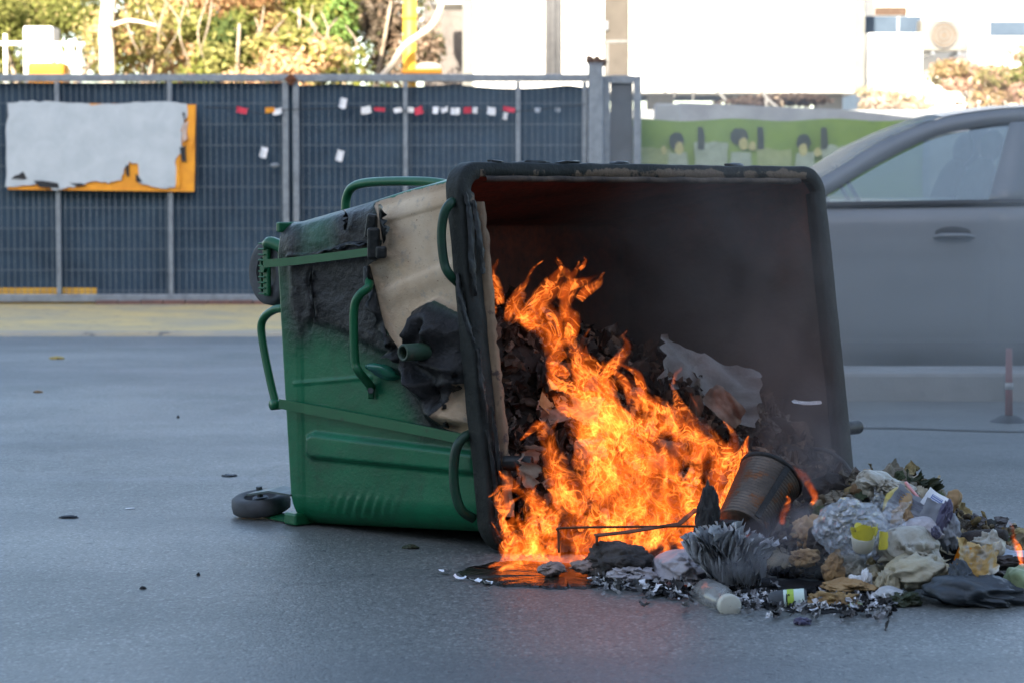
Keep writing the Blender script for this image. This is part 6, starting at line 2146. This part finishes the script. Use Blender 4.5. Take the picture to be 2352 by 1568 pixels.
def firemat():
    m, nt, out = newmat('flame')
    A = lambda n: nd(nt, 'ShaderNodeAttribute', attribute_name=n).outputs['Fac']
    lat, alo, tt, heat, seed = A('lat'), A('alo'), A('tt'), A('heat'), A('seed')
    v0 = nd(nt, 'ShaderNodeCombineXYZ', {0: math_(nt, 'MULTIPLY', lat, 1.0), 1: alo, 2: seed}).outputs[0]
    wp = nd(nt, 'ShaderNodeTexNoise', {'Vector': v0, 'Scale': 5.0, 'Detail': 2, 'Roughness': .5}).outputs['Color']
    wv3 = nd(nt, 'ShaderNodeVectorMath', {0: wp, 1: (.5, .5, .5)}, operation='SUBTRACT').outputs[0]
    wv3 = nd(nt, 'ShaderNodeVectorMath', {0: wv3, 'Scale': .34}, operation='SCALE').outputs[0]
    vv = nd(nt, 'ShaderNodeVectorMath', {0: v0, 1: wv3}, operation='ADD').outputs[0]
    mp = nd(nt, 'ShaderNodeMapping', {'Vector': vv, 'Scale': (1.0, .36, 1.0)}).outputs[0]
    nA = nd(nt, 'ShaderNodeTexNoise', {'Vector': mp, 'Scale': 17.0, 'Detail': 3, 'Roughness': .55}).outputs[0]
    nB = nd(nt, 'ShaderNodeTexNoise', {'Vector': mp, 'Scale': 34.0, 'Detail': 1.5, 'Roughness': .5}).outputs[0]
    nC = nd(nt, 'ShaderNodeTexNoise', {'Vector': mp, 'Scale': 8.0, 'Detail': 3, 'Roughness': .55}).outputs[0]

    def ridge(n, w):
        a = math_(nt, 'ABSOLUTE', math_(nt, 'SUBTRACT', n, .5))
        return nd(nt, 'ShaderNodeMapRange', {'Value': a, 'From Min': 0.0, 'From Max': w, 'To Min': 1.0, 'To Max': 0.0}, interpolation_type='SMOOTHERSTEP').outputs[0]
    fil = math_(nt, 'MAXIMUM', ridge(nA, .030), math_(nt, 'MULTIPLY', ridge(nB, .035), .6))
    fil = math_(nt, 'MULTIPLY', fil, nd(nt, 'ShaderNodeMapRange', {'Value': nC, 'From Min': .42, 'From Max': .62}).outputs[0])
    # soft body that dies out sideways and towards the tip, eaten by noise
    edge = math_(nt, 'SUBTRACT', 1.0, math_(nt, 'MULTIPLY', A('q'), A('q')))
    tip = nd(nt, 'ShaderNodeMapRange', {'Value': tt, 'From Min': .0, 'From Max': 1.0, 'To Min': .85, 'To Max': .05}).outputs[0]
    foot = nd(nt, 'ShaderNodeMapRange', {'Value': tt, 'From Min': .0, 'From Max': .07, 'To Min': 0.0, 'To Max': 1.0}).outputs[0]
    lim = math_(nt, 'ADD', math_(nt, 'MULTIPLY', edge, .55), math_(nt, 'MULTIPLY', tip, .55))
    eat = math_(nt, 'ADD', math_(nt, 'SUBTRACT', lim, .62), math_(nt, 'MULTIPLY', math_(nt, 'SUBTRACT', nC, .5), 2.4))
    al = nd(nt, 'ShaderNodeMapRange', {'Value': eat, 'From Min': -.16, 'From Max': .52}, interpolation_type='SMOOTHSTEP').outputs[0]
    al = math_(nt, 'MULTIPLY', math_(nt, 'MULTIPLY', al, foot), nd(nt, 'ShaderNodeMapRange', {'Value': edge, 'From Min': 0.0, 'From Max': .35}).outputs[0])
    bodyv = math_(nt, 'ADD', .35, math_(nt, 'MULTIPLY', nA, .9))
    cool = nd(nt, 'ShaderNodeRGB')
    hcol = ramp(nt, heat, [(0.0, (.36, .05, .004)), (.35, (.80, .15, .008)), (.7, (1.7, .44, .020)), (1.0, (4.6, 2.7, .75))]).outputs[0]
    fcol = ramp(nt, heat, [(0.0, (.55, .13, .02)), (.4, (1.0, .42, .07)), (.75, (1.6, 1.0, .26)), (1.0, (4.2, 3.5, 1.7))]).outputs[0]
    nt.nodes.remove(cool)
    hot = math_(nt, 'ADD', 1.0, math_(nt, 'MULTIPLY', math_(nt, 'MAXIMUM', math_(nt, 'SUBTRACT', heat, 1.0), 0.0), 12.0))
    al = math_(nt, 'MULTIPLY', al, hot)
    s1 = math_(nt, 'MULTIPLY', al, bodyv)
    s2 = math_(nt, 'MULTIPLY', al, fil)
    e1 = nd(nt, 'ShaderNodeEmission', {'Color': hcol, 'Strength': math_(nt, 'MULTIPLY', s1, FIRE_B * E0)})
    e2 = nd(nt, 'ShaderNodeEmission', {'Color': fcol, 'Strength': math_(nt, 'MULTIPLY', s2, FIRE_F * E0)})
    tr = nd(nt, 'ShaderNodeBsdfTransparent')
    a1 = nd(nt, 'ShaderNodeAddShader', {0: e1, 1: e2})
    a2 = nd(nt, 'ShaderNodeAddShader', {0: a1, 1: tr})
    nt.links.new(a2.outputs[0], out.inputs[0])
    return m


FIRE_B, FIRE_F = 1.0, 2.8
M['fire'] = firemat()


def firedepth(px, py):
    return 5.86 + max(0.0, (1290 - py)) / 700 * .62 + max(0, (px - 1500)) / 400 * -.02


def tongue(pts, wid, heat, Y=None, seed=0, n=30, around=14, depth=.45, wob=1.0):
    """a closed, flattened, wavering sheet of flame along a spine measured on the photograph"""
    r = np.random.default_rng(seed)
    q = np.asarray(pts, float)
    q3 = smoothpath(np.c_[q, np.zeros(len(q))], 10)[:, :2]
    L = np.concatenate([[0], np.cumsum(np.linalg.norm(np.diff(q3, axis=0), axis=1))])
    tt = np.linspace(0, 1, n)
    sx = np.interp(tt * L[-1], L, q3[:, 0])
    sy = np.interp(tt * L[-1], L, q3[:, 1])
    w = np.interp(tt, np.linspace(0, 1, len(wid)), wid) / 2
    ph = r.random(4) * 6.28
    sx = sx + wob * (3 * np.sin(tt * 7 + ph[0]) + 2 * np.sin(tt * 15 + ph[1])) * tt
    dz = r.normal() * .05
    V, la, al, t_, he, q_ = [], [], [], [], [], []
    tgx, tgy = np.gradient(sx), np.gradient(sy)
    for i in range(n):
        Yd = (Y if Y is not None else firedepth(sx[i], sy[i])) + dz + .02 * math.sin(tt[i] * 5 + ph[2])
        c = P(sx[i], sy[i], Yd)
        tl = math.hypot(tgx[i], tgy[i]) + 1e-9
        side = RT * (-tgy[i] / tl) - UP * (tgx[i] / tl)
        fwd = FW
        sc_ = Yd / FPX
        for k in range(around):
            an = 2 * math.pi * k / around
            rr = 1 + .10 * math.sin(3 * an + ph[3] + tt[i] * 6)
            V.append(c + side * (w[i] * sc_ * math.cos(an) * rr) + fwd * (w[i] * sc_ * depth * math.sin(an) * rr))
            la.append(w[i] * sc_ * math.cos(an) + (1.7 if math.sin(an) > 0 else 0))
            q_.append(abs(math.cos(an)))
            al.append(tt[i] * L[-1] * sc_)
            t_.append(tt[i])
            he.append(np.clip(heat - .30 * tt[i] + (.10 if i < n * .3 else 0), 0, max(1.0, heat)))
    F = [(i * around + j, i * around + (j + 1) % around, (i + 1) * around + (j + 1) % around, (i + 1) * around + j) for i in range(n - 1) for j in range(around)]
    return np.array(V), F, {'lat': la, 'alo': al, 'tt': t_, 'heat': he, 'q': q_, 'seed': np.full(len(V), r.random() * 40)}


fire = thing('fire', G(1400, 1300), 'tall orange fire blazing in the mouth of the tipped bin', 'fire')


def flame(pts, wid, heat, Y=None, seed=0, parent=fire, **kw):
    V, F, at = tongue(pts, wid, heat, Y, seed, **kw)
    return mobj('flame', V, F, M['fire'], parent, attrs=at)


SPEC = [
    ([(1440, 1200), (1390, 1080), (1330, 960), (1285, 860), (1262, 790), (1238, 765)], [90, 110, 100, 70, 40, 8], .62),
    ([(1500, 1210), (1440, 1080), (1370, 960), (1330, 860), (1335, 790), (1352, 755)], [110, 130, 120, 95, 60, 10], .66),
    ([(1560, 1200), (1490, 1060), (1420, 950), (1385, 870), (1395, 810), (1440, 758)], [110, 120, 110, 80, 45, 6], .64),
    ([(1470, 1090), (1400, 960), (1350, 880), (1320, 800), (1300, 770)], [80, 110, 100, 70, 20], .66),
    ([(1380, 870), (1400, 850), (1425, 822), (1438, 790), (1425, 768)], [20, 34, 36, 26, 6], .5),
    ([(1240, 745), (1215, 735), (1240, 690), (1275, 655), (1290, 620), (1280, 592)], [30, 60, 52, 46, 30, 5], .42),
    ([(1285, 690), (1300, 660), (1330, 650), (1365, 636), (1390, 624)], [16, 34, 26, 24, 6], .5),
    ([(1300, 740), (1295, 700), (1312, 660), (1300, 625), (1278, 598)], [22, 34, 44, 30, 5], .5),
    ([(1165, 740), (1175, 700), (1205, 650), (1225, 615), (1248, 598)], [22, 30, 20, 12, 4], .22),
    ([(1290, 770), (1285, 735), (1295, 705)], [16, 22, 8], .3),
    ([(1128, 690), (1122, 650), (1135, 612), (1140, 596)], [14, 30, 34, 10], .08),
    ([(1135, 770), (1128, 735), (1140, 700)], [10, 24, 8], .08),
    ([(1330, 1190), (1290, 1100), (1255, 1020), (1235, 975), (1195, 1010)], [70, 80, 66, 40, 6], .52),
    ([(1300, 1160), (1270, 1070), (1262, 1000), (1285, 960)], [60, 64, 40, 6], .5),
    ([(1250, 1180), (1215, 1120), (1190, 1075), (1180, 1055)], [50, 50, 30, 6], .42),
    ([(1220, 1150), (1185, 1125), (1150, 1120), (1120, 1140)], [30, 30, 20, 5], .34),
    ([(1190, 1120), (1175, 1100), (1160, 1085)], [20, 18, 5], .36),
    ([(1640, 1220), (1650, 1120), (1670, 1050), (1685, 1000), (1665, 965)], [70, 80, 64, 34, 6], .72),
    ([(1670, 1200), (1690, 1120), (1705, 1050), (1722, 1000)], [46, 60, 44, 6], .74),
    ([(1590, 1120), (1610, 1040), (1600, 980), (1605, 940), (1590, 903)], [40, 46, 30, 16, 4], .5),
    ([(1620, 1060), (1590, 990), (1560, 930), (1535, 880)], [60, 66, 44, 6], .56),
    ([(1690, 1060), (1650, 1010), (1610, 960), (1570, 925)], [30, 30, 20, 5], .5),
    ([(1560, 1080), (1530, 990), (1490, 920), (1462, 880)], [80, 90, 60, 8], .62),
    ([(1640, 1110), (1600, 1010), (1550, 950), (1500, 905)], [70, 80, 60, 8], .62),
    ([(1240, 1300), (1215, 1250), (1195, 1200), (1180, 1175)], [90, 90, 60, 10], 1.3),
    ([(1210, 1300), (1195, 1255), (1200, 1215)], [70, 70, 20], 1.0),
    ([(1270, 1300), (1250, 1240), (1245, 1190), (1225, 1150)], [60, 70, 46, 8], .9),
    ([(1345, 1290), (1310, 1220), (1310, 1160), (1285, 1110)], [80, 90, 66, 10], .78),
    ([(1410, 1270), (1390, 1190), (1400, 1120), (1372, 1060)], [80, 100, 80, 12], .82),
    ([(1470, 1265), (1470, 1190), (1440, 1110), (1450, 1050)], [80, 100, 80, 12], .82),
    ([(1540, 1255), (1530, 1180), (1550, 1100), (1520, 1030)], [80, 100, 80, 12], .8),
    ([(1600, 1250), (1610, 1180), (1590, 1110), (1610, 1050)], [70, 90, 70, 10], .86),
    ([(1130, 1298), (1200, 1300), (1280, 1304), (1370, 1302)], [10, 20, 22, 6], .95),
    ([(1180, 1290), (1240, 1284), (1320, 1290), (1400, 1284)], [16, 26, 24, 6], .9),
    ([(1330, 1304), (1380, 1296), (1440, 1300)], [10, 16, 5], .7),
    ([(1290, 830), (1250, 770), (1200, 728), (1172, 742)], [50, 60, 50, 10], .36),
    ([(1300, 800), (1270, 740), (1240, 700), (1255, 660), (1296, 612)], [60, 70, 70, 50, 8], .40),
    ([(1310, 780), (1316, 730), (1296, 690), (1310, 640), (1330, 600)], [30, 40, 46, 36, 6], .36),
    ([(1330, 690), (1345, 670), (1368, 655), (1392, 626)], [20, 30, 30, 8], .46),
    ([(1220, 745), (1190, 715), (1200, 672), (1222, 640)], [40, 50, 36, 6], .28),
    ([(1150, 700), (1140, 660), (1130, 620)], [24, 36, 8], .12),
    ([(1330, 620), (1345, 605), (1340, 590)], [10, 14, 4], .15),
    ([(1205, 1306), (1190, 1262), (1210, 1222), (1196, 1190)], [80, 84, 60, 10], 1.35),
    ([(1180, 1306), (1172, 1270), (1182, 1236), (1170, 1205)], [44, 50, 36, 8], 1.35),
    ([(1240, 1308), (1232, 1270), (1220, 1235)], [76, 70, 14], 1.35),
    ([(1290, 1306), (1282, 1262), (1292, 1216), (1270, 1180)], [70, 76, 60, 10], .95),
    ([(1345, 1304), (1340, 1262), (1356, 1214), (1338, 1176)], [70, 76, 60, 10], .9),
    ([(1165, 1180), (1150, 1140), (1165, 1110), (1150, 1080)], [30, 44, 34, 6], .4),
    ([(1140, 1310), (1180, 1300), (1230, 1308), (1300, 1300)], [10, 24, 26, 6], 1.0),
    ([(1120, 1302), (1160, 1290), (1215, 1292)], [8, 18, 5], .9),
    ([(1590, 1262), (1600, 1222), (1590, 1190)], [44, 46, 8], 1.25),
    ([(1660, 1180), (1680, 1120), (1700, 1070), (1690, 1035)], [40, 56, 44, 6], 1.2),
    ([(1500, 1256), (1490, 1200), (1512, 1150)], [60, 66, 10], .95),
    ([(1430, 1250), (1440, 1190), (1420, 1140)], [60, 66, 10], .92),
]
for k, (pts, wid, h_) in enumerate(SPEC):
    flame(pts, wid, h_, seed=700 + k, Y=5.78 if pts[0][1] > 1280 and abs(pts[-1][1] - pts[0][1]) < 20 else None)
# the turning mass between the tongues
poly = [(1160, 1295), (1175, 1190), (1215, 1100), (1290, 1120), (1335, 1010), (1285, 890), (1262, 800), (1400, 800), (1430, 890), (1545, 910), (1640, 985), (1690, 1030), (1690, 1130), (1630, 1230), (1580, 1270), (1350, 1298)]
rr = np.random.default_rng(99)
k = 0
while k < 95:
    x, y = rr.uniform(1150, 1700), rr.uniform(790, 1298)
    if sdf_poly(np.array([x]), np.array([y]), poly)[0] < 6: continue
    pts = [(x, y)]
    L = rr.uniform(60, 150)
    ph = rr.random() * 6.28
    for i in range(5):
        up = -0.95
        lx = -.62 if (y < 1150 and 1280 < x < 1640) else rr.normal() * .25
        an = .55 * math.sin(i * 1.1 + ph)
        dx, dy = lx * math.cos(an) - up * math.sin(an), lx * math.sin(an) + up * math.cos(an)
        x += dx * L / 5
        y += dy * L / 5
        pts.append((x, y))
    if sdf_poly(np.array([x]), np.array([y]), poly)[0] < -14: continue
    w = rr.uniform(22, 60)
    heat = np.clip(.50 + .46 * (pts[0][1] - 900) / 400 + rr.normal() * .1, .3, 1)
    flame(pts, [w * .5, w, w * .9, w * .6, 4], heat, seed=800 + k)
    k += 1
# white-hot streaks at the foot of the fire
for k in range(38):
    x = rr.choice([rr.uniform(1150, 1290), rr.uniform(1150, 1640)])
    y = rr.uniform(1225, 1300)
    L = rr.uniform(40, 95)
    pts = [(x, y), (x + rr.normal() * 12, y - L * .35), (x + rr.normal() * 16, y - L * .7), (x + rr.normal() * 20, y - L)]
    w = rr.uniform(12, 34)
    flame(pts, [w * .6, w, w * .7, 4], 1.35 if x < 1300 else 1.2, seed=1500 + k)
# separate small flames
for k, (pts, wid, h_, Y, lab) in enumerate((
        ([(1862, 1160), (1872, 1140), (1852, 1105), (1835, 1085), (1822, 1064)], [8, 22, 30, 30, 8], .62, 5.78, 'forked orange flame licking at the right edge of the can'),
        ([(1796, 1205), (1800, 1180), (1812, 1150), (1808, 1138)], [16, 30, 24, 6], .25, 5.7, 'dull orange flame low on the front of the can'),
        ([(1546, 882), (1552, 860), (1566, 842)], [10, 18, 6], .35, 6.6, 'small lone flame before the grey cardboard'),
        ([(2350, 1302), (2342, 1270), (2332, 1235), (2316, 1196)], [12, 20, 24, 10], .8, 5.34, 'slim flame at the right edge of the spill'),
        ([(2346, 1300), (2338, 1250), (2322, 1215)], [8, 16, 6], .7, 5.36, 'second thin flame at the right edge of the spill'),
        ([(1500, 1346), (1540, 1338), (1588, 1346)], [5, 13, 4], .85, 5.46, 'flat bright flame on the ground before the white bag'),
        ([(1700, 1378), (1740, 1370), (1780, 1372)], [5, 16, 5], .9, 5.36, 'flat bright flame beside the bottle cap'),
        ([(1600, 1246), (1612, 1215), (1604, 1185)], [22, 26, 6], 1.0, 5.7, 'bright white flame at the foot of the black charred chunk'),
        ([(1740, 1240), (1720, 1230), (1690, 1226)], [12, 18, 6], .2, 5.68, 'dull red glow of flame under the can'))):
    V, F, at = tongue(pts, wid, h_, Y, 1000 + k)
    setp(mobj('flame', V, F, M['fire'], attrs=at), lab, 'flame')

# ================================================================== SMOKE
def smoke(c, rad, dens, colr, seed, amp=.16, R=None, nz=1.6):
    m, nt, out = newmat('smoke')
    rad = np.asarray(rad, float)
    tc = nd(nt, 'ShaderNodeTexCoord').outputs['Object']
    un = nd(nt, 'ShaderNodeVectorMath', {0: tc, 1: tuple(1 / rad)}, operation='MULTIPLY').outputs[0]
    ln = nd(nt, 'ShaderNodeVectorMath', {0: un}, operation='LENGTH').outputs['Value']
    fall = nd(nt, 'ShaderNodeMapRange', {'Value': ln, 'From Min': 1.0, 'From Max': .15}, interpolation_type='SMOOTHSTEP').outputs[0]
    no = nd(nt, 'ShaderNodeTexNoise', {'Vector': nd(nt, 'ShaderNodeVectorMath', {0: un, 1: (seed * 3.1, seed * 1.7, 0)}, operation='ADD').outputs[0], 'Scale': nz, 'Detail': 3, 'Roughness': .55, 'Distortion': .6}).outputs[0]
    nf = nd(nt, 'ShaderNodeMapRange', {'Value': no, 'From Min': .36, 'From Max': .66}).outputs[0]
    dn = math_(nt, 'MULTIPLY', math_(nt, 'MULTIPLY', fall, nf), dens * 2.6)
    pv = nd(nt, 'ShaderNodeVolumePrincipled', {'Color': colr, 'Density': dn, 'Anisotropy': .2})
    nt.links.new(pv.outputs[0], out.inputs['Volume'])
    V, F = ico(3)
    o = mobj('smoke', V * rad, F, m, origin=(0, 0, 0))
    o.location = tuple(c)
    if R is not None:
        o.rotation_euler = Matrix(R.tolist()).to_euler()
    o['kind'] = 'stuff'
    return o


smoke(P(2170, 640, 8.4), (1.3, 1.2, 1.15), .32, (.37, .375, .38), 1, nz=1.0)
smoke(P(2060, 820, 7.9), (1.0, .6, .6), .55, (.31, .305, .30), 10, nz=1.2)
smoke(P(1600, 310, 8.8), (1.5, .8, .42), .14, (.46, .48, .50), 2, nz=1.5)
smoke(P(1690, 700, 6.62), (.52, .42, .56), .80, (.30, .255, .235), 3, nz=1.5)
smoke(P(1800, 880, 6.60), (.26, .24, .34), .9, (.42, .30, .27), 4)
smoke(P(1500, 560, 6.6), (.40, .3, .34), .55, (.26, .225, .21), 11, nz=1.5)
smoke(P(1790, 1228, 5.45), (.16, .08, .09), 3.2, (.55, .50, .53), 5, R=rotxyz(0, -25, 0), nz=1.4)
smoke(P(1730, 1290, 5.36), (.14, .06, .05), 2.4, (.60, .59, .63), 6, R=rotxyz(0, -10, 0), nz=1.4)
smoke(P(1900, 1290, 5.36), (.14, .07, .06), 1.0, (.56, .56, .58), 7, nz=1.4)
smoke(P(2080, 1210, 5.40), (.20, .08, .10), .45, (.60, .61, .64), 8, nz=1.6)
smoke(P(1870, 1060, 6.0), (.20, .15, .26), 2.4, (.34, .31, .31), 9, nz=1.4)
